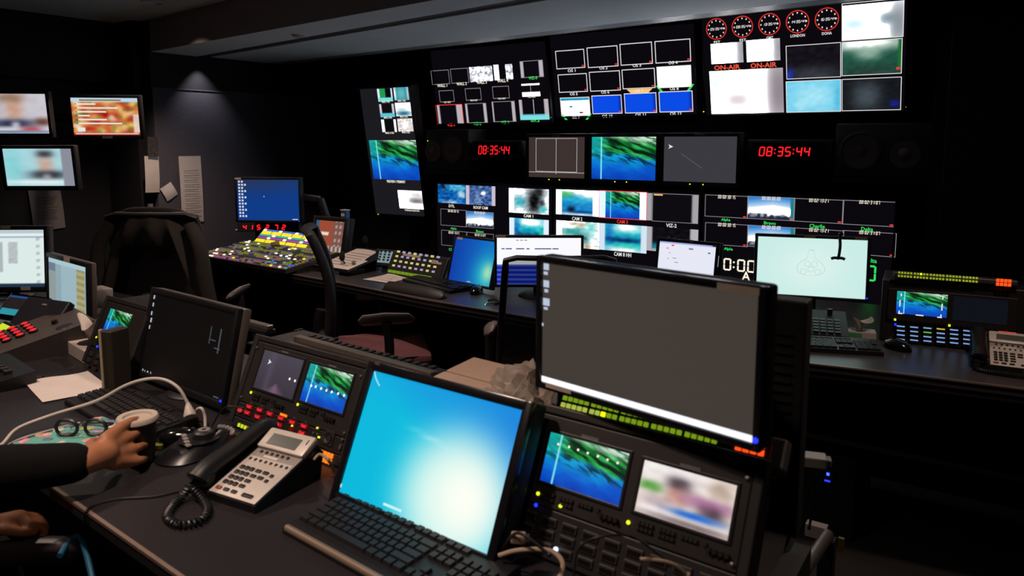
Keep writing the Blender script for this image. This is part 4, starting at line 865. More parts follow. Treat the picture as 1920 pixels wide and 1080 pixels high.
for (a, b) in [(.78, .86), (.78, .93), (.88, .86)]: MB().b2(x0 + (x1 - x0) * a, -.006, z0 + (z1 - z0) * b - .012, x0 + (x1 - x0) * (a + .09), 0, z0 + (z1 - z0) * b).build('label_tape', TAPE, t)
# ---- sheet, keyboard, wrist rest, mouse
paper('curled printed sheet on the rear desk in front of the intercom panel', [(680, 524), (742, 512), (778, 520), (728, 531)], .752, curl=.05, lines=4)
keyboard('black keyboard with silver rear bar in front of the rear blue monitor', (-2.47, 2.975), -16, .75, .44, .17, False)
t = bpy.data.objects['keyboard']; MB().b2(-.21, .062, .020, .21, .082, .030, .003).build('silver_bar', SILV, t)
t = thing('wrist_rest', 'long rounded black wrist rest at the edge of the rear desk', 'wrist rest', T3((-2.44, 2.745, .75), math.radians(-4)))
MB().tube([(-.21, 0, .014), (-.19, 0, .016), (-.05, 0, .017), (.1, -.004, .017), (.19, -.008, .014), (.21, -.01, .012)], [.010, .03, .035, .035, .03, .012], 16, flat=.45).build('gel_pad', mat('rubber_black', '#1d1a1b', .55), t, True); MB().b2(-.2, -.03, 0, .2, .03, .006, .002).build('base', BLK, t)
mouse('black mouse right of the rear keyboard', (-2.187, 2.93), 20)
# ---- monitors of the rear desk
def win7(u, v):
    g = math.exp(-(((u - .85) / .28) ** 2 + ((v - .25) / .42) ** 2)); c = mixc(mixc(hexc('#0a3fa6'), hexc('#0d74c8'), u), hexc('#28b8c4'), g); g2 = math.exp(-(((u - .9) / .12) ** 2 + ((v - .3) / .2) ** 2)); return mixc(c, hexc('#c8e8b8'), g2 * .8)
fr = Fr((-2.28, 3.019, .890), -9, 14.9); t = monitor('desktop_monitor', 'rear desk monitor with plain blue wallpaper leaning back in the console', fr, .302, .226, .014, .03, fn=win7, nx=20, ny=16, bulge=False); strips(t, fr, [(863, 447)], .04, .012)
MB().b2(-.013, -.0015, -.108, .013, -.001, -.104).build('wallpaper_mark', emi('pale_mark', '#9fc8e8', 1, False), t); MB().b2(-.1, .02, -.098, .1, .10, -.03).build('foot', BLK, t)
fr = Fr((-1.881, 3.021, .926), 33.1, 3)
def rundown(u, v):
    if v > .42: return (.98, .98, 1.0)
    k = int(v * 60); return hexc('#1428a8') if k % 6 > 1 else hexc('#4a60c8') if u < .6 else hexc('#1a2cb0')
t = monitor('desktop_monitor', 'rear desk monitor half white above a blue list, behind the mesh chair', fr, .404, .226, .013, .035, fn=rundown, nx=12, ny=50, bulge=False); stand(t, fr, .75, .226)
b = Each()
for a, w_ in [(-.18, .015), (-.16, .03), (-.11, .04), (-.06, .015), (-.02, .03), (.01, .05), (.065, .03)]: b.quad(a, .058, a + w_, .063, -.0015)
for a in (-.11, -.09, -.07): b.quad(a, .100, a + .013, .103, -.0015)
b.build('list_mark', emi('navy_mark', '#2a3080', 1, False), t); strips(t, fr, [(939, 443)], .05, .012)
fr = Fr((-1.262, 3.33, .915), -4.6, 8); t = monitor('desktop_monitor', 'small rear monitor with a white page behind the big dark monitor', fr, .285, .22, .016, .05, fn=lambda u, v: hexc('#6a78c8') if v > .95 else hexc('#e6e8f6'), nx=6, ny=20); stand(t, fr, .75, .22)
for (x, y, w_, h_, m) in [(1262, 460, .014, .006, RED_E), (1296, 467, .022, .008, GREY_E), (1330, 475, .012, .006, emi('dark_green_mark', '#1f7a3a', 1, False)), (1252, 465, .012, .004, RED_E), (1256, 474, .006, .004, GREY_E), (1265, 484, .02, .003, GREY_E), (1268, 492, .02, .003, GREY_E), (1253, 485, .006, .004, GREY_E), (1345, 490, .012, .05, emi('pale_box', '#cfd2e8', 1, False))]:
    a, c = fr.px(x, y); MB().quad(a - w_ / 2, c - h_ / 2, a + w_ / 2, c + h_ / 2, -.0015).build('page_mark', m, t)
strips(t, fr, [(1254, 445), (1265, 447), (1296, 452), (1340, 461)], .018, .010)
fr = Fr((-.685, 3.24, .98), 15.2, 5); t = monitor('desktop_monitor', 'rear desk monitor with pale mint screen and a faint spade emblem', fr, .423, .24, .013, .045, fn=lambda u, v: mixc(hexc('#c9ece6'), hexc('#ddf2ec'), math.exp(-(((u - .5) / .3) ** 2 + ((v - .5) / .4) ** 2))), nx=14, ny=10)
strips(t, fr, [(1519, 443), (1615, 447)], .045, .012); stand(t, fr, .75, .24, .05, .11, mat('grey_stand', '#4a4748', .45))
MK = emi('faint_emblem', '#bfe2dc', 1, False); mb = MB()
a0, c0 = fr.px(1520, 505)
loop = [(math.sin(k * 2 * PI / 28) * .055 * (1 + .25 * math.cos(k * 2 * PI / 28)), .01 - math.cos(k * 2 * PI / 28) * .038 + (.035 if abs(k - 14) < 2 else 0)) for k in range(28)]
for k in range(28):
    (xa, za), (xb, zb) = loop[k], loop[(k + 1) % 28]; mb.add([(a0 + xa, -.0012, c0 + za), (a0 + xb, -.0012, c0 + zb), (a0 + xb * .93, -.0012, c0 + zb * .93), (a0 + xa * .93, -.0012, c0 + za * .93)], [(0, 1, 2, 3)])
mb.build('emblem_outline', MK, t)
for (dx, dz) in [(-.028, -.01), (0, .0), (.028, -.01), (-.014, .022), (.014, .022)]:
    MB().lathe([(.010, 0), (.013, 0)], 14, T=Matrix.Translation((a0 + dx, -.0012, c0 + dz)) @ Matrix.Rotation(PI / 2, 4, 'X')).build('emblem_ring', MK, t)
a, c = fr.px(1625.5, 559.5, .007); MB().b2(a - .003, -.008, c - .003, a + .003, -.006, c + .003).build('power_light', BLED, t)
# headset hanging from the mint monitor
p = fr.M @ Vector((fr.px(1573, 448)[0], -.03, fr.px(1573, 448)[1])); q = fr.M @ Vector((fr.px(1570, 483)[0], -.03, fr.px(1570, 483)[1]))
t = thing('headset', 'black headset hooked over the top of the mint screen', 'headset', Matrix.Translation(q)); d_ = fr.M.to_3x3() @ Vector((1, 0, 0))
MB().tube(smooth_path([p + Vector((0, .05, .015)), p + Vector((0, 0, .02)), p.lerp(q, .3) + d_ * .004, p.lerp(q, .8) + d_ * .003, q], 5), .006, 8).build('boom', BLK, t, True, True)
MB().tube(smooth_path([q - d_ * .026 + Vector((0, 0, -.004)), q - d_ * .015, q, q + d_ * .015, q + d_ * .026 + Vector((0, 0, -.004))], 4), [.006] * 8 + [.008] + [.006] * 8, 8).build('ear_piece', BLKM, t, True, True)
# ---- right end: key panel, keyboard, tissue box, mouse, rack, phone
t = thing('button_controller', 'wedge controller with rows of black keys under the mint monitor', 'controller', T3((-.64, 3.04, .75), math.radians(14)))
F = T3((0, -.1, .02), 0, .22); MB().prism([(-.1, 0), (.12, 0), (.12, .07), (-.1, .02)], -.14, .14, 'x').build('body', mat('charcoal_plastic', '#1b1819', .6), t)
for r in range(5):
    for k in range(9): MB().box((-.105 + k * .026, .02 + r * .026, .004), (.019, .016, .009), 0, F).build('key', BLK, t)
MB().cyl((.08, .08, .06), (.08, .08, .085), .010).build('knob', BLK, t, True)
keyboard('black keyboard on the rear desk under the mint monitor', (-.575, 2.835), 20, .75, .44, .15, False)
tissue_box('open tissue box with a painted green glow on the rear desk beside the mint monitor', (-.465, 3.08), 12, .75, .55)
MB().b2(-.085, -.0615, .012, .02, -.0600, .04).build('painted_green_glow', mat('painted_green_glow', '#3f8a52', .6), bpy.data.objects['tissue_box'])  # green light falling on the carton, painted as a flat patch
mouse('black mouse beside the right-hand equipment rack', (-.318, 2.975), 60)
fr = Fr((-.17, 3.10, .89), 6, 3); t = thing('equipment_rack', 'right-hand desk rack with one aerial-view screen and one dark screen', 'rack', fr.M); QR = lambda x, y: (1640 + x / 4.696, 490 + y / 4.696)
R = lambda a, b: fr.rect(QR(*a), QR(*b)); r0 = R((100, 180), (1245, 690)); zb = -.138
MB().b2(r0[0] - .012, .004, zb, r0[2] + .03, .35, r0[3] + .01, .006).build('cabinet', RACKM, t)
m1 = R((150, 245), (660, 560)); m2 = R((665, 290), (1215, 600))
MB().b2(m1[0] - .01, -.006, m1[1], m2[2] + .01, .006, m1[3] + .004, .002).build('monitor_unit', mat('rack_monitor_frame', '#221e1e', .5, .2, nz=.1), t)
s1 = R((200, 258), (630, 505)); s1 = (s1[0], s1[1] + .004, s1[2], s1[3]); uvquad(t, s1, OCE, -.0075, 'screen'); s2 = R((695, 305), (1160, 560)); MB().quad(*s2, -.0075).build('screen', emi('dark_blue_screen', '#0d1018', 1, False), t)
mk = Each()
for (x, y, w_, h_) in [(223, 365, 2, 12), (592, 400, 2, 12), (395, 472, 12, 2), (225, 455, 7, 2), (215, 445, 2, 6), (570, 490, 7, 2), (582, 480, 2, 6), (235, 292, 2, 5), (600, 320, 2, 5)]:
    a, c = fr.px(*QR(x, y)); k = .0021; mk.quad(a - w_ * k / 2, c - h_ * k / 2, a + w_ * k / 2, c + h_ * k / 2, -.009)
mk.build('framing_mark', WHITE_E, t)
for x, y, m in [(180, 510, YLED), (183, 553, BLED), (657, 562, YLED)]: a, c = fr.px(*QR(x, y)); MB().b2(a - .0035, -.010, c - .0035, a + .0035, -.004, c + .0035).build('status_light', m, t)
for k in range(10):
    for x0_ in (210, 700): a, c = fr.px(*QR(x0_ + k * 42, 518 + k * 4 + (0 if x0_ == 210 else 52))); MB().b2(a - .004, -.012, c - .004, a + .004, -.004, c + .004).build('control_knob', BLK, t)
for r in range(4):
    for k in range(8):
        a, c = fr.px(*QR(230 + k * 117, 575 + r * 38 + k * 8)); 
        MB().b2(a - .016, -.006, c - .009, a + .016, .002, c + .007, .001).build('key', BLK, t); MB().quad(a - .013, c + .000, a + .013, c + .0045, -.0068).build('key_legend', [emi('blue_white_legend', '#7fa6e0', 1, False), emi('yellow_legend', '#d8b83a', 1, False), emi('green_legend', '#4fc04a', 1, False)][1 if (r, k) == (0, 3) else (2 if (r, k) == (1, 2) else 0)], t)
fr3 = Fr((-.17, 3.085, 1.01), 6, 6); t = thing('button_strip', 'long strip of small yellow-green lit keys on top of the right-hand rack', 'controller', fr3.M); R = lambda a, b: fr3.rect(QR(*a), QR(*b)); r = R((165, 85), (1262, 225))
MB().b2(r[0], .0, r[1] + .004, r[2], .12, r[3] - .004, .003).build('case', mat('strip_case', '#4a4340', .45, .5, nz=.1), t)
Wd = r[2] - r[0]
for row in range(2):
    for k in range(25):
        a = r[0] + Wd * (.05 + .66 * (k + (k // 5) * .22) / 26); c = (r[1] + r[3]) / 2 + .008 - row * .0125; MB().b2(a - .0033, -.004, c - .0036, a + .0033, .001, c + .0036).build('key', YGB_E if (row, k) == (0, 7) else YG_E, t)
for row in range(2):
    for k in range(4): a = r[0] + Wd * (.845 + .030 * k); c = (r[1] + r[3]) / 2 + .006 - row * .0135; MB().b2(a - .0046, -.004, c - .0056, a + .0046, .001, c + .0056).build('orange_key', ORED_E, t)
phone('silver and black desk phone at the right end of the rear desk', (.005, 2.965), 4, .75, .92, [(-.082, -.128, .045), (-.085, -.15, .012), (-.04, -.17, .010), (.03, -.175, .010), (.085, -.165, .010), (.10, -.14, .010), (.05, -.13, .010)], emi('dim_red_light', '#b03a2c', 1, False))
# ---- things under and at the edge of the rear desk
p = onz(925, 570, .75); t = thing('key_bunch', 'small bunch of keys and clip at the edge of the rear desk', 'keys', Matrix.Translation((p.x, p.y, .75)))
MB().tube(smooth_path([(-.03, 0, .012), (0, .01, .02), (.035, 0, .012), (.02, -.02, .008)], 5), .006, 8).build('clip', BLK, t, True); MB().tube(smooth_path([(-.02, -.02, .008), (-.022, -.04, -.01), (-.024, -.045, -.06)], 5), .0035, 6).build('chain', STEEL, t, True)
for dx in (-.02, .005, .02): MB().b2(dx, -.02, .002, dx + .006, .02, .005).build('key', STEEL, t)
t = thing('storage_bin', 'pale rounded bin lid under the rear desk', 'bin', Matrix.Translation((-.655, 3.18, .38)))
MB().b2(-.075, -.1, 0, .075, .1, .17, .03).build('body', mat('pale_bin', '#5a5457', .6, nz=.05), t, True); MB().b2(-.08, -.105, .17, .08, .105, .185, .006).build('lid', MATS['pale_bin'], t, True)
t = thing('computer_tower', 'black computer under the rear desk with a blue power light', 'computer', Matrix.Translation((-.52, 3.1, 0)))
MB().b2(-.1, -.2, .0, .1, .22, .33, .006).build('case', BLKM, t)
a = onz(1537, 805, .25); MB().b2(-.03, -.208, .22, .03, -.2, .27, .002).build('front_bezel', BLK, t); MB().b2(.002, -.212, .25, .012, -.206, .26).build('power_light', emi('blue_power_glow', '#2a40ff', 5, False), t); MB().b2(-.004, -.212, .225, .016, -.206, .231).build('power_light', BLED, t)
# ================================================================== FRONT CONSOLE
FT = mat('front_desk_laminate', '#1f1b1f', .42, nz=.10, nsc=120)
fy = lambda x: .6 - .075 * x
t = thing('front_desk', 'dark control desk in the foreground with a bronze front edge', 'desk', Matrix.Translation((-2.0, .95, 0)))
XR, XLD = -.27, -5.0
MB().prism([(XLD, fy(XLD)), (XR, fy(XR)), (XR, 1.16), (-2.45, 1.33), (-2.6, 1.5), (-3.3, 1.62), (XLD, 2.05)], .722, .75, 'z').build('worktop', FT, t, world=True)
def edge(xa, xb, z0, z1, m, nm, dy=0):
    MB().add([(xa, fy(xa) - .004 + dy, z0), (xb, fy(xb) - .004 + dy, z0), (xb, fy(xb) - .004 + dy, z1), (xa, fy(xa) - .004 + dy, z1), (xa, fy(xa) + .004 + dy, z0), (xb, fy(xb) + .004 + dy, z0), (xb, fy(xb) + .004 + dy, z1), (xa, fy(xa) + .004 + dy, z1)], [(0, 1, 2, 3), (3, 2, 6, 7), (0, 4, 5, 1), (0, 3, 7, 4), (1, 5, 6, 2)]).build(nm, m, t, world=True)
edge(XLD, XR, .744, .7508, EDGE, 'edge_trim'); edge(XLD, XR, .722, .744, BLKM, 'edge_band', .001)
for x in (-4.9, -3.2, -1.55, -.30): MB().b2(x - .02, fy(x) + .12, 0, x + .02, 1.45, .722).build('leg_panel', BLKM, t, world=True)
MB().b2(-4.9, 1.12, .02, -.28, 1.15, .71).build('modesty_panel', BLKM, t, world=True)
for (xa, xb, y0, y1) in [(-4.95, -3.3, 1.62, 1.95), (-2.6, -1.62, 1.36, 1.62), (-1.62, -.40, 1.26, 1.5)]: MB().b2(xa, y0, .0, xb, y1, .745).build('rear_cabinet', BLKM, t, world=True)

FRA = Fr((-1.41, 1.15, .75), -3, 24); FRB = Fr((-.49, 1.07, .752), -3, 24); FRC = Fr((-2.27, 1.20, .75), -4, 24)
FRAME = mat('rack_monitor_frame', '#221e1e', .5, .2, nz=.1)
def rack(label, fr, xa, xb, zt, zb=.012, depth=.07):
    t = thing('equipment_rack', label, 'rack', fr.M); 
    # cabinet: sloping face, upright back, in local coordinates
    a = math.radians(fr.tilt); dn = lambda y: -y * math.tan(a)
    prof = [(0.006, zb + .004), (.006, zt), (.03, zt), (depth * .6, zt - .01), (depth, zt - .02), (depth, zb + depth * math.tan(a))]
    MB().prism(prof, xa, xb, 'x').build('cabinet', RACKM, t)
    for s_ in (xa, xb): MB().b2(s_ - .009, -.012, zb, s_ + .009, .02, zt + .006, .003).build('side_cheek', BLKM, t)
    MB().b2(xa, -.010, zt - .010, xb, .06, zt + .006, .003).build('top_cap', DGREY, t)
    return t
def lab(fr, px): return fr.px(*px)
def screws(t, pts):
    for (x, z) in pts: MB().lathe([(0, .003), (.0035, .002), (.0042, 0)], 10, T=Matrix.Translation((x, -.011, z)) @ Matrix.Rotation(PI / 2, 4, 'X')).build('screw', STEEL, t, True)
def small_knobs(t, x, z, n, led=None, pitch=.0105):
    for k in range(n):
        if k % 5 == 4: continue
        MB().b2(x + k * pitch - .003, -.014, z - .003, x + k * pitch + .003, -.008, z + .003).build('control_key', DGREY, t)
        if k < n * .6: MB().b2(x + k * pitch - .003, -.014, z - .012, x + k * pitch + .003, -.008, z - .007).build('control_key', DGREY, t)
    for k in range(4): MB().cyl((x + (n + k * 1.3) * pitch, -.008, z - .006), (x + (n + k * 1.3) * pitch, -.018, z - .006), .0042, n=10).build('control_knob', BLK, t, True)
    if led: MB().lathe([(0, .003), (.003, .002), (.0036, 0)], 10, T=Matrix.Translation((x - .012, -.011, z + .002)) @ Matrix.Rotation(PI / 2, 4, 'X')).build('status_light', led, t, True)

# ---- rack A: two small screens over the red talk keys
Q8a = lambda x, y: (400 + x / 6, 620 + y / 6); Q1 = lambda x, y: (440 + x / 7.2, 740 + y / 7.2)
fr = FRA; xa = fr.px(486, 655)[0] - .012; xb = fr.px(690, 706)[0] + .004; zt = fr.px(590, 672)[1] + .018
t = rack('front rack with two small screens above rows of red talk keys', fr, xa, xb, zt); RA = t
s1 = fr.rect((503, 657), (554, 750)); s2 = fr.rect((588.5, 682.5), (648, 777)); u0 = min(s1[1], s2[1]) - .045
MB().b2(xa + .01, -.009, u0, xb - .01, .006, zt - .012, .002).build('monitor_unit', FRAME, t)
def dusk(u, v):
    c = mixc(hexc('#3a3440'), hexc('#4a4450'), v); c = mixc(c, hexc('#8a6480'), .8 * max(0, 1 - abs(u - .52) / max(.02, .28 * (1 - v * 4))) if v < .22 else 0); return mixc(c, hexc('#5a5260'), math.exp(-((u - .28) / .07) ** 2) * .5)
picture(t, s1, dusk, 26, 20, -.0105, 'screen'); uvquad(t, s2, OCE, -.0105, 'screen')
for r_ in (s1, s2): ring(*r_, .006, -.012, -.008, 0, .001).build('screen_frame', BLK, t)
a, c = fr.px(512, 680); MB().add([(a - .006, -.0115, c + .007), (a + .008, -.0115, c), (a - .006, -.0115, c - .007), (a - .002, -.0115, c)], [(0, 3, 2, 1)]).build('cursor_arrow', WHITE_E, t)
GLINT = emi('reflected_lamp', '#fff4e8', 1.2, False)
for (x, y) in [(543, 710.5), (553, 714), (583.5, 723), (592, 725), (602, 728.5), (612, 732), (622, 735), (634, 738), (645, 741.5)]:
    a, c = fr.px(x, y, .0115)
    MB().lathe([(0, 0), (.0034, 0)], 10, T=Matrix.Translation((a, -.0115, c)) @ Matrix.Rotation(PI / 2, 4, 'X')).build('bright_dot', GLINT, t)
small_knobs(t, s1[0] + .012, s1[1] - .018, 12, YLED, .008); small_knobs(t, s2[0] + .012, s2[1] - .014, 12, YLED, .008)
for s_ in (s1, s2): MB().b2((s_[0] + s_[2]) / 2 - .014, -.0105, s_[3] + .004, (s_[0] + s_[2]) / 2 + .014, -.008, s_[3] + .009).build('maker_badge', GREYP, t)
k0 = fr.px(*Q1(1000, 620))[1]
MB().b2(xa + .01, -.008, k0 - .004, xb - .01, .006, u0 - .002, .002).build('talk_panel', RACKM, t); MB().b2(xa + .01, -.008, .004, xb - .01, .006, k0 - .006, .002).build('lower_panel', RACKM, t)
KR = emi('red_key_glow', '#6a0a10', .6, False); KRT = emi('red_key_lettering', '#ff2a34', 1.6, False)
for (s_, x, y) in [('TALENT', 248, 170), ('TALENT', 388, 215), ('TALENT', 525, 265), ('TALENT', 675, 325), ('TALENT', 828, 380), ('TALENT', 985, 432), ('TALENT', 220, 250), ('TALENT', 358, 305), ('TALENT', 502, 362), ('MIX 1', 645, 412), ('STAFF', 955, 525)]:
    a, c = fr.px(*Q1(x, y)); o = MB().b2(a - .0125, -.013, c - .006, a + .0125, -.008, c + .006, .001).build('talk_key', KR, t); text(t, s_, a, c, .0068, KRT, .0205, -.0136, 'key_lettering')
    MB().b2(a - .002, -.010, c + .009, a + .002, -.008, c + .012).build('key_light', GREYP, t)
a, c = fr.px(*Q1(810, 475)); MB().cyl((a, -.008, c), (a, -.014, c), .007).build('talk_key', KR, t, True); a, c = fr.px(*Q1(815, 425)); MB().b2(a - .002, -.011, c - .002, a + .002, -.008, c + .002).build('key_light', YLED, t)
a, c = fr.px(*Q1(130, 215)); MB().ball((a, -.014, c), (.009, .005, .006)).build('call_light', emi('dim_red_lamp', '#d83030', .9, False), t, True)
a, c = fr.px(*Q1(702, 283))
for k in range(7): MB().b2(a - .013 + k * .0038, -.011, c - .003, a - .0105 + k * .0038, -.008, c + .003).build('level_bar', ORANGE_E, t)
for (x, y, m) in [(1160, 455, YLED), (1178, 580, YLED), (1110, 520, GREYP), (1160, 538, GREYP), (1085, 575, GREYP), (1180, 470, GREYP)]: a, c = fr.px(*Q1(x, y)); MB().b2(a - .002, -.012, c - .002, a + .002, -.008, c + .002).build('control_key', m, t)
a, c = fr.px(*Q1(1310, 590)); MB().b2(a - .017, -.011, c - .017, a + .017, -.008, c + .017, .001).build('speaker_grille', BLKM, t); MB().lathe([(.008, .001), (.012, .003), (.013, 0)], 20, T=Matrix.Translation((a, -.011, c)) @ Matrix.Rotation(PI / 2, 4, 'X')).build('speaker_rim', DGREY, t, True)
YGL = emi('lime_key_light', '#c8d828', 1.1, False)
for k in range(5): a, c = fr.px(*Q1(100 + k * 42, 415 + k * 17)); MB().b2(a - .0028, -.012, c - .0045, a + .0028, -.008, c + .0045).build('lime_key', YGL, t)
for r_ in range(2):
    for k in range(4): a, c = fr.px(*Q1(1213 + k * 46 - r_ * 22, 785 + k * 17 + r_ * 78)); MB().b2(a - .0029, -.013, c - .0055, a + .0029, -.008, c + .0055).build('orange_key', ORANGE_E, t)
screws(t, [(xa + .016, zt - .03), (xb - .016, zt - .03), (xa + .016, u0 + .01), (xb - .016, u0 + .01), (xb - .016, k0 + .01), (xb - .016, u0 - .02), (xb - .016, k0 + .03)])

# ---- rack B: aerial view and a blurred crowd, dark key rows below
fr = FRB; xa = fr.px(1012, 800)[0] - .004; xb = fr.px(1418, 905)[0] + .006; zt = fr.px(1220, 838)[1] + .022
t = rack('front rack with an aerial-view screen and a blurred crowd screen', fr, xa, xb, zt); RB = t
s1 = fr.rect((1038.5, 811), (1165, 949)); s2 = fr.rect((1214, 863), (1368, 1014)); u0 = min(s1[1], s2[1]) - .042
MB().b2(xa + .01, -.009, u0, xb - .01, .006, zt - .012, .002).build('monitor_unit', FRAME, t)
uvquad(t, s1, OCE, -.0105, 'screen')
picture(t, s2, blobs('#e4d4cc', [(.3, .9, .5, .25, '#f2eeec', .9), (.12, .55, .14, .10, '#4c9a3a', .9), (.42, .72, .14, .14, '#3a2c38', .9), (.42, .48, .12, .18, '#c08a78', .8), (.75, .5, .3, .12, '#9a5a8a', .8), (.8, .35, .15, .12, '#3c2a38', .8), (.6, .22, .32, .07, '#1f6ad0', 1), (.25, .3, .2, .12, '#b8a4a8', .7), (.85, .8, .12, .15, '#b09684', .8), (.2, .12, .2, .08, '#f4e8e8', .9), (.6, .04, .5, .06, '#584850', .7)], nz=.06, seed=11), 40, 26, -.0105, 'screen')
for r_ in (s1, s2): ring(*r_, .006, -.012, -.008, 0, .001).build('screen_frame', BLK, t)
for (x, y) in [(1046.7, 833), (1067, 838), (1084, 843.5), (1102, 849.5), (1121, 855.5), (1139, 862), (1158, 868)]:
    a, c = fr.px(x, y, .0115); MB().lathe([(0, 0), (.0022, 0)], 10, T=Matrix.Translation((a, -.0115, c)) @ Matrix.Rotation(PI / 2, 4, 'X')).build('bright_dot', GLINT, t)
small_knobs(t, s1[0] + .012, s1[1] - .018, 16, None, .0078); small_knobs(t, s2[0] + .012, s2[1] - .016, 16, None, .0078)
for (x, y, m) in [(1009, 925.5, YLED), (1051, 948.5, YLED), (1178, 979.5, YLED), (1005, 947, BLED)]: a, c = fr.px(x, y, .011); MB().lathe([(0, .003), (.003, .002), (.0036, 0)], 10, T=Matrix.Translation((a, -.011, c)) @ Matrix.Rotation(PI / 2, 4, 'X')).build('status_light', m, t, True)
for s_ in (s1, s2): MB().b2((s_[0] + s_[2]) / 2 - .018, -.0105, s_[3] + .005, (s_[0] + s_[2]) / 2 + .018, -.008, s_[3] + .011).build('maker_badge', GREYP, t)
MB().b2(xa + .01, -.006, .004, xb - .01, .006, u0 - .002, .002).build('key_panel', RACKM, t)
KD = mat('dark_key_window', '#0a090a', .3); KF = mat('key_surround', '#2f2a29', .5, .2)
for r_ in range(5):
    for k in range(9):
        x = xa + .032 + k * (xb - xa - .04) / 9; z = u0 - .022 - r_ * .0215
        if z < .010: continue
        o = MB().b2(x - .0155, -.0095, z - .0075, x + .0155, -.005, z + .0075, .001).build('key', KF, t); MB().quad(x - .013, z - .0055, x + .013, z + .003, -.0099).build('key_window', KD, o)
screws(t, [(xa + .018, zt - .03), (xb - .018, zt - .03), (xa + .018, u0 + .012), (xb - .018, u0 + .012)])
a, c = fr.px(1043, 1030, .012); MB().ball((a, -.014, c), .0045).build('white_light', emi('white_led', '#c8d8ff', 2, False), t, True)
# lit key strip on top of rack B
q = FRB.M @ Vector((FRB.px(1250, 790)[0], 0.03, FRB.px(1250, 790)[1])); QB = lambda x, y: (900 + x / 3.31, 640 + y / 3.31); yw = min([k * .25 for k in range(-60, 30)], key=lambda k: abs(Fr(q, k, 32).px(*QB(518, 395))[1] - Fr(q, k, 32).px(*QB(1455, 620))[1])); print('strip yaw', yw); fs = Fr(q, yw, 32)
t = thing('button_strip', 'slim panel of green lit keys under the big dark monitor', 'controller', fs.M); p0 = fs.px(*QB(470, 395)); p1 = fs.px(*QB(1850, 690)); zc = (fs.px(*QB(518, 395))[1] + fs.px(*QB(528, 352))[1]) / 2
MB().b2(p0[0], .0, zc - .026, p1[0], .09, zc + .022, .003).build('case', RACKM, t); 
for s_ in (p0[0], p1[0]): MB().b2(s_ - .012, -.003, zc - .026, s_ + .012, .03, zc + .022, .002).build('rack_ear', SILV if s_ == p1[0] else DGREY, t)
GK = emi('green_key_light', '#76961a', 1.0, False); GK2 = emi('pale_green_key_light', '#a8b848', 1.0, False)
xa_, xb_ = fs.px(*QB(518, 395))[0], fs.px(*QB(1455, 620))[0]
for row in range(2):
    for k in range(25):
        x = xa_ + (xb_ - xa_) * (k + (k // 5) * .25) / 25.0; z = zc + (.0068 if row == 0 else -.0068); MB().b2(x - .0042, -.004, z - .0042, x + .0042, .001, z + .0042, .0008).build('key', YGB_E if (row, k) == (1, 7) else (GK2 if row and k < 7 else GK), t)
xo = fs.px(*QB(1605, 657))[0]
for row in range(2):
    for k in range(4): MB().b2(xo + k * .0125 - .0048, -.004, zc - .0125 + row * .0125, xo + k * .0125 + .0048, .001, zc - .003 + row * .0125, .0008).build('orange_key', ORED_E, t)
# ---- rack C, further left
fr = FRC; xa = fr.px(205, 562)[0]; xb = fr.px(272, 590)[0] + .03; zt = fr.px(235, 572)[1] + .01
t = rack('left front rack with one narrow aerial-view screen', fr, xa, xb, zt)
s1 = fr.rect((213, 580), (237, 638)); s1 = fr.rect((213.5, 579.5), (236.5, 638.5)); MB().b2(xa + .01, -.009, s1[1] - .05, xb - .01, .006, zt - .012, .002).build('monitor_unit', FRAME, t)
uvquad(t, (s1[0], s1[1], s1[2], s1[3]), OCE, -.0105, 'screen'); small_knobs(t, s1[0] - .01, s1[1] - .022, 14, YLED, .008); MB().b2(xa + .01, -.008, .004, xb - .01, .006, s1[1] - .054, .002).build('key_panel', RACKM, t)
for r_ in range(3):
    for k in range(5): x = xa + .035 + k * (xb - xa - .05) / 4.6; z = s1[1] - .075 - r_ * .022; MB().b2(x - .014, -.012, z - .007, x + .014, -.006, z + .007, .001).build('key', KF, t)
a, c = fr.px(183, 650, .011); MB().ball((a, -.012, c), .004).build('status_light', BLED, t, True)

# ---- the tilted blue wallpaper monitor between the racks
def win_big(u, v):
    c = mixc(hexc('#00b8dc'), hexc('#1a78dc'), max(0, min(1, (u - .45) * 1.2 + (v - .55) * 1.1))); c = mixc(c, hexc('#0aa0e0'), max(0, v - .7) * 1.6)
    g = math.exp(-(((u - .72) / .36) ** 2 + ((v - .25) / .52) ** 2) ** 1.8); c = mixc(c, hexc('#d4f6ee'), min(1, g * 1.0)); g2 = math.exp(-(((u - .80) / .20) ** 2 + ((v - .28) / .30) ** 2)); c = mixc(c, hexc('#fdfff4'), g2)
    g3 = math.exp(-(((u - .62 + (v - .68) * -1.2) / .2) ** 2 + ((v - .62 + (u - .5) * .22) / .016) ** 2)) * .5; return mixc(c, hexc('#b8f4f4'), g3)
fr = Fr((-.920, 1.062, .895), -3, 24.2); NEC = fr; t = monitor('desktop_monitor', 'bright cyan wallpaper monitor leaning back in the front console', fr, .396, .254, .019, .05, .010, fn=win_big, nx=44, ny=34, bm=mat('gloss_bezel', '#131215', .25))
text(t, 'NEC', fr.px(704, 694, .007)[0], .1435, .006, GREYP, .016, -.0068, 'badge_lettering'); l = MB(); l.tube(smooth_path([(-.195, -.001, .125), (-.185, -.001, .112), (-.17, -.001, .100)], 5), .0012, 4); l.build('wallpaper_streak', emi('pale_streak', '#a8e8f4', 1, False), t)
MB().quad(-.199, -.118, -.195, -.111, -.0012).build('screen_icon', WHITE_E, t); MB().b2(-.1, .04, -.098, .1, .10, -.03, .005).build('foot', BLK, t); MB().quad(-.07, -.118, -.02, -.113, -.0012).build('wallpaper_mark', emi('pale_mark2', '#c8f4f4', 1, False), t)
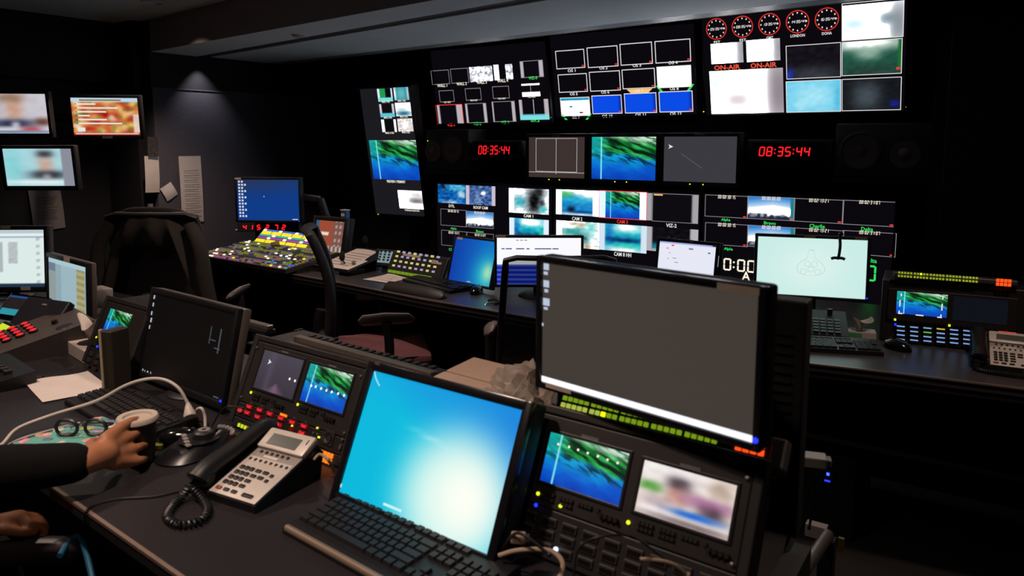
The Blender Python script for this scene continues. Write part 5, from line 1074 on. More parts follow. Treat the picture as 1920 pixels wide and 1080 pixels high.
# ---- the big dark monitor above rack B
fr = Fr((-.513, 1.139, 1.161), -9.6, .3); BIG = fr
t = monitor('desktop_monitor', 'big monitor with a dim brown-grey screen and white task bar', fr, .425, .228, .013, .04, 0, emi('dim_desktop', '#423b35', 1, True), bm=mat('gloss_bezel', '#131215', .25))
r = fr.rect((1017, 698), (1410, 826)); MB().quad(-.2125, -.114, .2125, -.103, -.0012).build('task_bar', emi('task_bar', '#f4f2fc', 1.2), t)
for (x, y, w_, h_) in [(1025, 500, .013, .012), (1024, 512, .010, .006), (1025, 532, .014, .013), (1025, 545, .009, .006), (1025, 566, .016, .014), (1024, 578, .010, .005), (1018, 608, .005, .006)]:
    a, c = fr.px(x, y); MB().quad(a - w_ / 2, c - h_ / 2, a + w_ / 2, c + h_ / 2, -.0012).build('desktop_icon', emi('icon_pale', '#b8c4d8', 1, False), t)
a, c = fr.px(1384, 542, .007); MB().b2(a - .034, -.0085, c - .0055, a + .034, -.006, c + .0055).build('label_tape', TAPE, t); a, c = fr.px(1047, 728, .007); MB().b2(a - .03, -.0085, c - .004, a + .03, -.006, c + .004).build('label_tape', TAPE, t)
a, c = fr.px(1416, 826, .007); MB().ball((a, -.007, c), .0045).build('power_light', BLED, t, True)
p = fr.M @ Vector((.02, .05, -.02)); MB().b2(p.x - .02, p.y, p.z - .02, p.x + .02, 1.40, p.z + .02, .006).build('arm', BLK, t, True, True); MB().b2(p.x - .025, 1.37, .92, p.x + .025, 1.42, p.z + .03, .006).build('neck', BLK, t, True, True); MB().b2(p.x - .08, 1.32, .9205, p.x + .08, 1.46, .932, .004).build('foot', BLK, t, True, True)
# ---- the black monitor left of rack A
fr = Fr((-2.015, 1.251, .904), -4.6, 13.7)
t = monitor('desktop_monitor', 'black-screen monitor with silver sides behind the left keyboard', fr, .47, .245, .016, .04, .004, emi('black_screen', '#080606', 1, False), bm=BLK, hm=mat('silver_side', '#6a605a', .4, .4, nz=.06))
for (x, y, w_, h_) in [(290, 557, .008, .012), (288, 571, .007, .012), (285, 587, .007, .012), (284, 600, .008, .014), (281, 613, .006, .012), (400, 638, .028, .003), (395, 628, .004, .05), (412, 640, .006, .07), (407, 654, .03, .003), (268, 695, .006, .012), (272, 697, .004, .01), (277, 699, .007, .012), (283, 700, .004, .01)]:
    a, c = fr.px(x, y); MB().quad(a - w_ / 2, c - h_ / 2, a + w_ / 2, c + h_ / 2, -.0012).build('screen_mark', emi('dim_mark', '#465054', 1, False) if x > 390 else emi('mark_white', '#b8bcc8', 1, False), t)
a, c = fr.px(413, 752, .007); MB().b2(a - .004, -.008, c - .003, a + .004, -.006, c + .003).build('power_light', BLED, t); MB().quad(.195, -.118, .222, -.114, -.0012).build('tray_icons', emi('dim_mark', '#465054', 1, False), t); stand(t, fr, .75, .245, .05, .09)
# ---- portrait-ish list monitor and the browser monitor at far left
def listing(u, v):
    if v > .93: return hexc('#a9c4cc')
    if v < .08: return hexc('#9fb2b8')
    if u < .18: return hexc('#8d9a98') if v < .8 else hexc('#6f7c90')
    if u > .74: return mixc(hexc('#8f8a60'), hexc('#b0a878'), .5 + .5 * math.sin(v * 60)) if u < .93 else hexc('#8fa8b0')
    if v < .22: return hexc('#8a9a6a') if v > .14 else hexc('#5a6878')
    if .22 <= v < .24: return hexc('#8a3a38')
    return mixc(hexc('#9ab4be'), hexc('#7f98a4'), .5 + .5 * math.sin(v * 150) if u < .34 else 0)
fr = Fr((-3.16, 1.46, .889), -6.5, 2.7); t = monitor('desktop_monitor', 'narrow-looking monitor with a pale list window at the left console', fr, .41, .254, .018, .03, .006, fn=listing, nx=40, ny=60, hm=MATS['silver_side']); stand(t, fr, .75, .254, .06, .1)
strips(t, fr, [(125, 487)], .06, .02); MB().b2(.0, .06, -.06, .1, .14, .02, .01).build('arm_joint', SILV, t, True)
def browser(u, v):
    if v > .93: return hexc('#b8c8cc')
    if v < .07: return hexc('#20344c')
    if v > .86: return hexc('#98a4c0') if v < .9 else hexc('#e4f0ee')
    if .56 < u < .68 and .4 < v < .78: return mixc(hexc('#a8b0b4'), hexc('#c4cccc'), noise.noise(Vector((u * 20, v * 20, 1))) * .5 + .5)
    if .40 < u < .49 and .25 < v < .8: return hexc('#aeb6b8')
    if .9 < u < .95 and int(v * 16) % 2: return hexc('#b4c0c0')
    return hexc('#dcebe8')
fr = Fr((-4.0, 1.572, .942), 36.5, 5); t = monitor('desktop_monitor', 'browser page monitor cut by the left edge of the picture', fr, .381, .274, .020, .05, .006, fn=browser, nx=44, ny=40, hm=MATS['silver_side']); stand(t, fr, .75, .295); strips(t, fr, [(10, 426), (48, 541)], .045, .016)

# ---- televisions of the recess
def tv(label, c, yaw, w_, h_, fn, nx=34, ny=20, extra=None):
    fr = Fr(c, yaw, -5); t = monitor('television', label, fr, w_, h_, .018, .05, .010, fn=fn, nx=nx, ny=ny, bm=mat('gloss_bezel', '#131215', .25), cat='television'); p = fr.M @ Vector((0, .06, 0))
    MB().b2(-5.748, p.y - .03, p.z - .03, p.x, p.y + .03, p.z + .03).build('wall_arm', BLK, t, world=True); MB().b2(-.03, -.008, -h_ / 2 - .022, .03, -.005, -h_ / 2 - .006).build('maker_badge', GREYP, t); return t, fr
news = blobs('#c8c4cc', [(.55, .62, .12, .35, '#c89a84', .95), (.5, .9, .2, .12, '#8a6a50', .8), (.5, .25, .35, .12, '#1c2440', .9), (.55, .2, .06, .1, '#d8dce4', .8), (.93, .3, .12, .1, '#5a2c1c', .8), (.5, .1, .6, .06, '#d8d4dc', .9), (.75, .12, .15, .04, '#b02838', .9), (.5, .03, .7, .03, '#2a5a78', .9), (.1, .7, .25, .3, '#8a8080', .6)], nz=.03)
tv('television with a blurred presenter at the top left of the recess', (-5.13, 2.12, 1.668), 40, .42, .24, news)
def food(u, v):
    n = noise.noise(Vector((u * 7, v * 6, 4.2))); c = mixc(hexc('#b02818'), hexc('#e8b860'), .5 + n * .9); c = mixc(c, hexc('#5a7a28'), max(0, noise.noise(Vector((u * 9, v * 8, 9))) * 1.4 - .1)); c = mixc(c, hexc('#f4ecdc'), max(0, noise.noise(Vector((u * 6, v * 6, 19))) * 1.2 - .2))
    if v > .88: c = hexc('#b8d4e8')
    if u > .92 and v < .55: c = mixc(c, hexc('#e8e0d4'), .8)
    if v < .05: c = hexc('#c43030')
    return c
t, fr = tv('television with a bullet list over a colourful food picture', (-4.87, 2.56, 1.658), 42, .40, .235, food, 40, 24)
for i, (w_, x) in enumerate([(.11, 0), (.24, 0), (.17, 0), (.07, 0), (.17, 0), (.26, 0)]):
    z = .074 - i * .0245; MB().quad(-.165, z, -.165 + w_, z + .009, -.0012).build('bullet_line', WHITE_E, t); MB().quad(-.178, z + .001, -.172, z + .008, -.0012).build('bullet', emi('navy_mark', '#2a3080', 1, False), t)
MB().quad(-.15, .099, .10, .108, -.0012).build('headline', emi('gold_mark', '#8a7030', 1, False), t); MB().quad(-.175, -.095, -.13, -.07, -.0012).build('channel_logo', WHITE_E, t); MB().quad(-.19, -.113, .19, -.106, -.0012).build('ticker', emi('ticker_pale', '#e0c8b8', 1, False), t)
tv('television with a blurred man in a dark suit, lower in the recess', (-4.90, 2.155, 1.344), 34.5, .41, .225, lambda u, v: hexc('#8a8c98') if u > .84 else blobs('#a8d4dc', [(.12, .5, .14, .5, '#7fd0d4', .8), (.6, .55, .12, .26, '#c8a494', .95), (.6, .86, .13, .1, '#3a3038', .9), (.62, .3, .28, .12, '#2a2630', .95), (.6, .22, .07, .12, '#a8aeb4', .8), (.5, .1, .6, .06, '#eef0f0', .9)], nz=.02)(u, v))
# ================================================================== THINGS ON THE FRONT DESK
keyboard('black keyboard in front of the bright cyan monitor', (-.893, .955), -5.2, .75, .45, .15, True, .022, mat('bronze_rest', '#8a7868', .4, .4), mat('orange_sticker', '#c88a2a', .6))
keyboard('black keyboard in front of the black-screen monitor', (-1.985, 1.065), -6.4, .75, .45, .15, True, .02, DGREY)
t = bpy.data.objects['keyboard.003']
phone('silver and black desk phone in the foreground with a coiled cord', (-1.335, .985), 6, .75, .93, [(-.082, -.128, .045), (-.088, -.150, .016), (-.078, -.185, .010), (-.045, -.225, .010), (.005, -.235, .010), (.03, -.205, .010), (.012, -.165, .010), (-.035, -.135, .012), (-.075, -.128, .03)])
mouse('black mouse behind the jog controller', (-1.688, 1.02), -50, .75, 1.05)
t = thing('jog_controller', 'black jog controller with silver keys and a curved palm lip', 'controller', T3((-1.605, 1.02, .75), math.radians(80)))
def jog(u, v):
    a = 2 * PI * u; r = (1 - v * .55); x = .105 * math.cos(a) * r; y = .060 * math.sin(a) * r * (1 - .35 * math.cos(a)); return (x, y, .004 + .030 * math.sin(v * PI / 2) * (1 + .25 * math.cos(a)))
SAT = mat('satin_black', '#121113', .32); MB().grid(jog, 36, 8).build('body', SAT, t, True); MB().lathe([(0, .034), (.05, .034)], 24, T=Matrix.Scale(.9, 4, (0, 1, 0))).build('top', SAT, t)
MB().lathe([(0, .052), (.018, .052), (.025, .047), (.028, .034)], 28, (.012, 0, 0)).build('dial', BLK, t, True); MB().lathe([(.006, .0525), (.010, .0535), (.014, .0525)], 20, (.012, 0, 0)).build('dial_ring', SILV, t, True)
for k in range(7): a = -1.2 + k * .4; MB().lathe([(0, .005), (.005, .004), (.0062, 0)], 12, (.06 + .018 * math.cos(a), .036 * math.sin(a), .034)).build('round_key', SILV, t, True)
for k in range(4): MB().b2(-.045 + .006 * k, -.036 + k * .022, .032, -.033 + .006 * k, -.020 + k * .022, .0375, .002).build('bar_key', SILV, t)
paper('blank sheet lying left of the front keyboards', [(80, 755), (47, 720), (165, 697), (212, 730)], .752, curl=.012)
# sticker-covered laptop with spectacles
t = thing('laptop', 'closed teal laptop covered with stickers', 'laptop', T3((-1.865, .87, .75), math.radians(-2)))
TEAL = mat('teal_cover', '#5fa79c', .45, nz=.06, nsc=30); MB().b2(-.12, -.11, .004, .12, .11, .022, .006).build('lid', TEAL, t, True); MB().b2(-.121, -.111, 0, .121, .111, .010, .004).build('base', BLK, t)
rs = random.Random(5); pal = ['#c98a9a', '#e0c050', '#b8a0c8', '#d8cfc8', '#7a5a50', '#88b090', '#cf9f98', '#6a6a80', '#c8b8b0']
for k in range(30):
    x, y = -.105 + (k % 6) * .042 + rs.uniform(-.008, .008), -.092 + (k // 6) * .045 + rs.uniform(-.008, .008); a = rs.uniform(0, PI); rx, ry = rs.uniform(.012, .021), rs.uniform(.009, .016); n = rs.choice([4, 5, 8, 14])
    mb = MB(); mb.add([(x + rx * math.cos(q * 2 * PI / n) * math.cos(a) - ry * math.sin(q * 2 * PI / n) * math.sin(a), y + rx * math.cos(q * 2 * PI / n) * math.sin(a) + ry * math.sin(q * 2 * PI / n) * math.cos(a), .0224 + k * .00002) for q in range(n)], [tuple(range(n))])
    mb.build('sticker', mat('sticker_%d' % (k % 9), pal[k % 9], .5, nz=.5, nsc=90), t)
p = onz(153, 812, .78); t = thing('spectacles', 'black-framed spectacles folded on the sticker laptop', 'glasses', T3((p.x, p.y, .773), math.radians(35)) @ Matrix.Scale(1.15, 4))
for s_ in (-1, 1):
    c = Vector((s_ * .031, 0, .018)); MB().tube([c + Vector((.024 * math.cos(a) * (1 if abs(math.cos(a)) < .8 else .95), 0, .018 * math.sin(a))) for a in [2 * PI * k / 20 for k in range(20)]], .0038, 6, cyc=True).build('rim', BLK, t, True)
    MB().lathe([(0, 0), (.0225, 0)], 20, T=Matrix.Translation(c) @ Matrix.Rotation(PI / 2, 4, 'X') @ Matrix.Scale(.78, 4, (0, 1, 0))).build('lens', mat('clear_lens', '#cfd4d8', .05, alpha=.18), t)
    MB().tube(smooth_path([(s_ * .056, 0, .022), (s_ * .055, .02, .020), (-s_ * .02, .035 + .006 * s_, .012), (-s_ * .045, .03 + .006 * s_, .004)], 5), .0022, 6).build('temple_arm', BLK, t, True)
MB().tube(smooth_path([(-.008, 0, .022), (0, -.003, .026), (.008, 0, .022)], 4), .0022, 6).build('bridge', BLK, t, True)
# cup
t = thing('paper_cup', 'dark paper cup with a pale lid beside the left keyboard', 'cup', Matrix.Translation((-1.668, .905, .75)))
MB().lathe([(0, .002), (.030, 0), (.032, .004), (.041, .105), (.040, .106)], 32).build('cup_body', mat('cup_brown', '#241d1b', .6, nz=.1), t, True); MB().lathe([(0, .107), (.030, .107), (.032, .112), (.043, .113), (.046, .109), (.046, .102), (.042, .100)], 36).build('lid', mat('pale_lid', '#b3a598', .5), t, True)
t = thing('usb_stick', 'yellow-green memory stick lying near the hand', 'memory stick', T3(onz(290, 836, .757) + Vector((0, 0, -.007)), .6)); MB().b2(-.022, -.009, 0, .022, .009, .012, .002).build('body', mat('lime_plastic', '#aab02a', .4), t); MB().b2(-.036, -.006, .003, -.022, .006, .009).build('plug', SILV, t)
# white charger lead across the desk
WC = mat('white_cable', '#b9aea4', .5, nz=.04)
t = thing('charger_cable', 'white charger cable arching over the left keyboard', 'cable', Matrix.Translation(onz(200, 745, .75)))
pts = [onz(-60, 870, .76), onz(0, 836, .765), onz(32, 804, .775), onz(95, 779, .79), onz(180, 752, .82), onz(235, 723, .86), onz(275, 711, .88), onz(308, 712, .88), onz(335, 728, .86), onz(352, 756, .82)]
MB().tube(smooth_path(pts, 8), .0042, 10).build('lead', WC, t, True, True); e = onz(356, 778, .795); MB().tube([pts[-1], pts[-1].lerp(e, .25), e, e + (e - pts[-1]) * .15], [.005, .008, .016, .015], 14).build('plug', WC, t, True, True)
t = thing('earphone_cable', 'thin white cable lying along the sticker laptop', 'cable', Matrix.Translation(onz(40, 840, .75)))
MB().tube(smooth_path([onz(-20, 880, .755), onz(5, 842, .757), onz(40, 822, .776), onz(110, 802, .776), onz(150, 792, .776)], 6), .0018, 8).build('lead', WC, t, True, True); MB().tube(smooth_path([onz(10, 868, .757), onz(30, 852, .757), onz(60, 842, .757)], 5), .0015, 6).build('branch', WC, t, True, True)
t = thing('white_plug_lead', 'short white plug lead looping beside the charger plug', 'cable', Matrix.Translation(onz(380, 790, .75)))
MB().tube(smooth_path([onz(367, 784, .757), onz(369, 769, .79), onz(378, 766, .80), onz(384, 780, .78), onz(385, 800, .755)], 6), .004, 10).build('lead', WC, t, True, True); MB().ball(onz(367, 786, .76), .008).build('end', WC, t, True, True)
def cable(label, pts, r=.0022, m=BLK, name='cable'):
    t = thing(name, label, 'cable', Matrix.Translation(pts[0])); MB().tube(smooth_path(pts, 7), r, 8).build('lead', m, t, True, True); a, b = Vector(pts[-1]), Vector(pts[-2]); MB().ball(a, r * 1.6).build('end', m, t, True, True); return t
cable('thin black phone line running to the front edge of the desk', [onz(335, 921, .753), onz(290, 931, .753), onz(220, 936, .753), onz(175, 948, .753), onz(160, 962, .753), onz(157, 985, .70)])
cable('black cable looping behind the front mouse', [onz(360, 818, .76), onz(395, 800, .77), onz(408, 780, .80), onz(425, 763, .83), onz(455, 765, .83)])
cable('black cable arching over the rack key rows', [onz(1075, 1085, .79), onz(1085, 1030, .87), onz(1120, 1008, .90), onz(1180, 1005, .90), onz(1230, 1035, .87), onz(1255, 1060, .85)], .002)
cable('dark cable beside the cyan monitor foot', [onz(915, 1078, .77), onz(935, 1040, .78), onz(962, 1003, .83), onz(985, 1005, .84), onz(1030, 1040, .82)], .0028)
TANW = mat('tan_cable', '#a08a76', .55)
cable('cream cable curving at the foot of the front rack', [onz(935, 1042, .79), onz(965, 1033, .80), onz(1000, 1030, .81), onz(1035, 1034, .81), onz(1055, 1055, .80), onz(1050, 1085, .78)], .0042, TANW)
cable('cream cable end at the lower right of the front rack', [onz(1200, 1048, .86), onz(1230, 1050, .86), onz(1262, 1058, .85), onz(1290, 1078, .83)], .003, TANW)
cable('cream cord curving out of the phone side', [onz(588, 862, .80), onz(600, 852, .81), onz(615, 862, .81), onz(628, 885, .77), onz(632, 897, .755)], .0035, TANW)
t = thing('cable_connector', 'cream connector lying at the foot of the cyan monitor', 'connector', T3(onz(972, 1008, .82) , .5)); MB().b2(-.013, -.009, -.008, .013, .009, .008, .003).build('shell', TANW, t); MB().b2(.013, -.006, -.005, .019, .006, .005, .001).build('pin_end', STEEL, t)
# ---- left part of the desk
p = onz(72, 640, .80); t = thing('talkback_box', 'grey wedge talkback box with sixteen red lit keys', 'intercom', T3((-2.90, 1.19, .75), math.radians(-12)))
TB = mat('taupe_metal', '#4a423e', .55, .2, nz=.06); MB().prism([(-.16, 0), (.19, 0), (.19, .11), (-.16, .03)], -.17, .14, 'x').build('case', TB, t); F = T3((0, -.16, .03), 0, math.atan2(.08, .35))
RK = emi('red_round_key', '#e01824', 1.2, False)
for r_ in range(4):
    for k in range(4): x, y = -.12 + k * .045, .06 + r_ * .042; MB().lathe([(.016, 0), (.016, .008), (.0125, .009)], 16, T=F @ Matrix.Translation((x, y, 0))).build('key_collar', BLK, t, True); MB().lathe([(0, .013), (.009, .012), (.0125, .008)], 16, T=F @ Matrix.Translation((x, y, 0))).build('key_cap', RK, t, True)
MB().lathe([(0, .014), (.010, .014), (.012, 0)], 16, T=F @ Matrix.Translation((.0, .26, 0))).build('knob', BLK, t, True); MB().lathe([(.0, .002), (.026, .002), (.028, 0)], 20, T=F @ Matrix.Translation((.085, .27, 0))).build('speaker_grille', DGREY, t, True)
tissue_box('open tissue box between the talkback box and the left rack', (-2.66, 1.30), -10, .75, .95)
p = onz(248, 720, .752); t = thing('ring_binder', 'upright binder with a pale edge beside the black-screen monitor', 'binder', T3((-2.185, 1.13, .75), math.radians(14), 0, 0))
MB().b2(-.012, -.035, 0, .028, .03, .20, .003).build('cover', mat('olive_cover', '#2a261c', .6), t); MB().b2(-.015, -.040, 0, -.009, -.028, .205, .002).build('spine_edge', mat('cream_edge', '#b0a084', .5), t); MB().b2(-.006, -.03, .196, .022, .026, .2015).build('pages', mat('olive_cover', '#2a261c', .6), t)
# two small screens and dark gear at the far left
for (tl, br, lab_, m) in [((21, 553), (62, 597), 'tilted handset with a blue lit list on its screen', 0), ((52, 560), (92, 618), 'tilted dark handset beside the lit one', 1)]:
    fr = Fr(onz((tl[0] + br[0]) / 2, (tl[1] + br[1]) / 2, .84), 10, 42); t = thing('handset_screen', lab_, 'intercom', fr.M); r = fr.rect(tl, br); MB().b2(r[0] - .012, .001, r[1] - .015, r[2] + .012, .03, r[3] + .012, .006).build('case', GLOSS if not m else mat('slate_plastic', '#26252c', .4), t)
    if not m: picture(t, r, lambda u, v: hexc('#2f8fa0') if v < .32 else (hexc('#204a88') if v > .88 else hexc('#241c1e')), 6, 24, -.0005, 'screen')
    else: MB().b2((r[0] + r[2]) / 2 - .012, -.002, r[3] - .02, (r[0] + r[2]) / 2 + .012, .002, r[3] - .012, .001).build('badge', SILV, t)
    MB().b2(-.04, .028, r[1] - .06, .04, .06, -.0, .004).build('prop', BLK, t)
p = onz(15, 690, .77); t = thing('key_console', 'dark console with small keys at the left edge of the desk', 'controller', T3((-2.62, .955, .75), math.radians(-8)))
MB().prism([(-.09, 0), (.10, 0), (.10, .045), (-.09, .02)], -.2, .13, 'x').build('body', BLK, t)
for r_ in range(3):
    for k in range(7): MB().box((-.16 + k * .038, -.05 + r_ * .045, .03 + r_ * .006), (.024, .022, .012), .002).build('key', DGREY, t)
t = thing('marker_pen', 'dark marker lying on the desk left of the blank sheet', 'pen', T3(onz(25, 708, .757) , .5)); MB().cyl((-.09, 0, 0), (.06, 0, 0), .007, n=12).build('barrel', BLK, t, True); MB().cyl((.06, 0, 0), (.1, 0, 0), .008, n=12).build('cap', BLKM, t, True)
t = thing('lime_strip', 'lime green lit strip on a dark key unit at the far left', 'controller', T3(onz(5, 625, .80), -.1, .5)); MB().b2(-.12, -.05, -.045, .05, .05, -.003, .004).build('unit', BLK, t); MB().b2(-.10, .0, -.003, .042, .035, .001).build('lit_strip', YGL, t); 
# trays behind the list monitor and behind the black monitor
def tray(label, c, yaw, z, w_=.26, d_=.2, n=3):
    t = thing('document_tray', label, 'tray', T3((c[0], c[1], z), math.radians(yaw)))
    for k in range(n): MB().b2(-w_ / 2, -d_ / 2, k * .07, w_ / 2, d_ / 2, k * .07 + .006, .002).build('shelf', DGREY, t)
    for s_ in (-1, 1): MB().b2(s_ * w_ / 2 - .004, d_ / 2 - .03, 0, s_ * w_ / 2 + .004, d_ / 2, n * .07 - .06, .001).build('post', BLK, t)
    MB().b2(-w_ / 2 + .02, -d_ / 2 + .01, .007, w_ / 2 - .02, d_ / 2 - .01, .03).build('paper_stack', PAPER, t); return t
tray('grey document tray behind the list monitor', (-3.05, 1.70), -6, .75, .24, .18, 2); tray('grey document tray between the black monitor and the red-key rack', (-1.80, 1.47), -5, .75, .18, .2, 3)
# aluminium rails along the console top
t = thing('console_rail', 'long aluminium rail with dark slots along the console top', 'rail', T3((-1.385, 1.345, .937), math.radians(-4.5)))
MB().b2(-.27, -.012, 0, .27, .012, .02, .003).build('rail', STEEL, t); MB().b2(-.27, .02, -.008, .27, .05, .012, .003).build('tray_channel', BLK, t); MB().b2(-.27, -.03, -.01, .27, -.02, .006, .002).build('front_lip', EDGE, t)
for k in range(18): MB().b2(-.255 + k * .028, .026, .012, -.24 + k * .028, .046, .016).build('slot_tab', DGREY, t)
for s_ in (-.22, .22): MB().b2(s_ - .012, -.02, -.187, s_ + .012, .04, 0).build('support', BLK, t)
t = thing('console_rail', 'short aluminium rail behind the black-screen monitor', 'rail', T3(onz(486, 613, .93), math.radians(-4.5)))
MB().b2(-.075, -.012, 0, .06, .012, .014, .003).build('rail', STEEL, t); MB().b2(-.075, -.02, -.014, .06, .02, 0, .003).build('channel', BLK, t); MB().b2(-.015, -.015, -.19, .015, .015, -.012).build('support', BLK, t)
# cardboard and plastic bag on the console top
CARD = mat('buff_card', '#a98f7e', .8, nz=.06, nsc=14); t = thing('cardboard_box', 'flat buff carton lying on the console behind the cyan monitor', 'box', T3((-.965, 1.31, .925), math.radians(-5), .10))
MB().b2(-.10, -.10, 0, .085, .09, .045, .003).build('carton', CARD, t); MB().b2(-.10, -.10, .045, .085, -.012, .049, .001).build('flap', CARD, t); MB().b2(-.10, -.006, .045, .085, .09, .049, .001).build('flap', CARD, t)
def bag(u, v):
    a = 2 * PI * u; e = v * PI / 2; n = noise.noise(Vector((math.cos(a) * 2.4, math.sin(a) * 2.4, v * 3 + 5))); n2 = noise.noise(Vector((math.cos(a) * 7, math.sin(a) * 7, v * 8))); r = math.cos(e) ** .7 * (1 + .35 * n + .12 * n2); return (.125 * r * math.cos(a), .085 * r * math.sin(a), .092 * math.sin(e) * (1 + .5 * n + .22 * n2))
t = thing('plastic_bag', 'crumpled pale plastic bag left of the big dark monitor', 'bag', T3((-.80, 1.275, .923), math.radians(-5))); MB().grid(bag, 44, 14).build('bag', mat('crinkled_plastic', '#8d8075', .35, nz=.12, nsc=18, bump=.5), t)
RP = mat('red_print', '#8a1f24', .5); MB().add([(.075, -.075, .02), (.086, -.075, .02), (.105, -.068, .07), (.09, -.066, .075)], [(0, 1, 2, 3)]).build('red_print', RP, t); MB().add([(.05, -.085, .02), (.062, -.085, .015), (.04, -.072, .055), (.03, -.07, .055)], [(0, 1, 2, 3)]).build('red_print', RP, t)
t = thing('console_shelf', 'dark shelf board carrying the carton and bag behind the racks', 'shelf', T3((-.72, 1.34, .90), math.radians(-3))); MB().b2(-.32, -.06, 0, .40, .13, .02, .003).build('board', BLKM, t)
for s_ in (-.28, .30): MB().b2(s_ - .01, -.05, -.152, s_ + .01, .1, 0).build('bracket', BLK, t)
# vented tower right of the big monitor
a, b = ony(1447, 560, 1.42), ony(1489, 815, 1.42); t = thing('vented_cabinet', 'tall black vented cabinet edge right of the big dark monitor', 'cabinet', Matrix.Translation(((a.x + b.x) / 2, 1.42, .745)))
W_ = abs(b.x - a.x) / 2; zt = a.z - .745; MB().b2(-W_ - .02, 0, 0, W_ + .012, .05, zt, .004).build('case', BLKM, t)
for k in range(17): MB().b2(-W_ * .9, -.006, .10 + k * .0185, W_ * .6, .002, .1025 + k * .0185).build('vent_slat', DGREY, t)
# power strip, hanging cables and steel leg at the right end
t = thing('power_strip', 'pale power strip end sticking out behind the front rack', 'power strip', T3(onz(1522, 862, .80), .3)); MB().b2(-.05, -.02, -.012, .03, .02, .012, .003).build('body', SILV, t); MB().b2(.03, -.014, -.008, .04, .014, .008, .002).build('end_cap', GREYP, t); MB().b2(-.09, .0, -.05, -.04, .03, 0.01, .002).build('bracket', BLK, t)
BRN = mat('brown_cable', '#2c201d', .5)
cable('brown cable hanging down right of the front rack', [onz(1475, 850, .90), onz(1488, 880, .84), onz(1487, 950, .72), onz(1478, 1010, .6), onz(1460, 1085, .5)], .004, BRN); cable('thin dark cable hanging from the power strip', [onz(1515, 862, .80), onz(1527, 890, .76), onz(1526, 940, .68), onz(1517, 990, .58)], .003, BRN)
t = thing('steel_leg', 'brushed steel rail slanting at the lower right of the console', 'rail', Matrix.Translation(onz(1550, 1005, .35)))
p, q = onz(1552, 1003, .42), onz(1490, 1095, .42); MB().tube([p, q], .017, 12).build('bar', STEEL, t, True, True); MB().b2(*(p + Vector((-.06, -.0, -.02))), *(p + Vector((-.005, .03, .015)))).build('bracket', SILV, t, world=True); MB().b2(*(p + Vector((.03, -.02, -.03))), *(p + Vector((.045, -.01, .01)))).build('latch', MATS['brass'], t, world=True); MB().b2(p.x - .02, p.y - .02, 0, p.x + .02, p.y + .02, .41).build('post', BLK, t, world=True)
t = thing('floor_trunking', 'thin pale cable trunking running along the floor beneath the rear desk', 'trunking', Matrix.Translation(onz(1700, 870, 0)))
MB().tube([onz(1545, 848, .02), onz(1895, 920, .02)], .009, 8).build('cover', mat('dull_edge_trim', '#5a5250', .4, .4), t, True, True); MB().ball(onz(1905, 917, .03), .015).build('end_box', MATS['brass'], t, True, True)

# ================================================================== CHAIRS AND THE PERSON
CHM = mat('chair_black', '#161416', .55, nz=.1); MESHB = mat('chair_mesh', '#0d0c0e', .8, alpha=.62)
def chair(label, c, yaw, seatm, back_w=.46, back_h=.58, zs=.47, see=True, fr_r=.026):
    t = thing('office_chair', label, 'chair', T3((c[0], c[1], 0), math.radians(yaw)))
    MB().grid(lambda u, v: ((u - .5) * .50 * (1 - .10 * (2 * v - 1) ** 2), (v - .5) * .48 * (1 - .08 * (2 * u - 1) ** 2), zs - .006 + .03 * math.cos((u - .5) * 2.6) * math.cos((v - .5) * 2.4) - (.03 if v > .95 else 0)), 16, 14).build('seat_top', seatm, t, True)
    MB().b2(-.245, -.235, zs - .06, .245, .235, zs + .006, .03).build('seat_cushion', seatm, t, True); MB().b2(-.2, -.2, zs - .085, .2, .2, zs - .058, .01).build('seat_pan', CHM, t, True)
    yb = -.25; P = lambda u, v: ((u - .5) * back_w * (1 - .12 * v), yb - .10 * v - .035 * math.cos((u - .5) * 3) + .05 * math.sin(v * PI) * .0 + .06 * math.sin(v * 2.6), zs + .09 + v * back_h)
    MB().grid(P, 14, 16).build('back_mesh', MESHB if see else CHM, t, True)
    fr_ = [Vector(P(0, v / 12)) for v in range(13)] + [Vector(P(u / 10, 1)) + Vector((0, 0, .012)) for u in range(1, 10)] + [Vector(P(1, 1 - v / 12)) for v in range(13)] + [Vector(P(1 - u / 10, 0)) for u in range(1, 10)]
    MB().tube(fr_, fr_r, 10, cyc=True, flat=.7).build('back_frame', CHM, t, True); MB().tube(smooth_path([(0, yb + .08, zs - .07), (0, yb - .05, zs - .03), (0, yb - .055, zs + .12), (0, yb - .04, zs + .2)], 5), .03, 10).build('back_stem', CHM, t, True)
    for s_ in (-1, 1):
        MB().tube(smooth_path([(s_ * .22, .02, zs - .06), (s_ * .285, .02, zs - .03), (s_ * .29, .02, zs + .1), (s_ * .285, .01, zs + .185)], 5), .02, 10, flat=1.3).build('arm_post', CHM, t, True)
        MB().tube([(s_ * .285, -.12, zs + .195), (s_ * .285, -.10, zs + .2), (s_ * .285, 0, zs + .205), (s_ * .285, .11, zs + .2), (s_ * .285, .14, zs + .19)], [.012, .04, .044, .04, .012], 14, flat=.42).build('arm_pad', mat('arm_pad', '#6a6262', .5), t, True)
    MB().cyl((0, 0, .08), (0, 0, zs - .08), .028, n=14).build('gas_lift', CHM, t, True)
    for k in range(5):
        a = 2 * PI * k / 5 + .3; MB().tube([(0, 0, .1), (.15 * math.cos(a), .15 * math.sin(a), .085), (.29 * math.cos(a), .29 * math.sin(a), .065)], [.03, .024, .018], 8).build('base_leg', CHM, t, True); MB().cyl((.29 * math.cos(a) - .02 * math.sin(a), .29 * math.sin(a) + .02 * math.cos(a), .028), (.29 * math.cos(a) + .02 * math.sin(a), .29 * math.sin(a) - .02 * math.cos(a), .028), .028, n=14).build('caster', CHM, t, True)
    return t
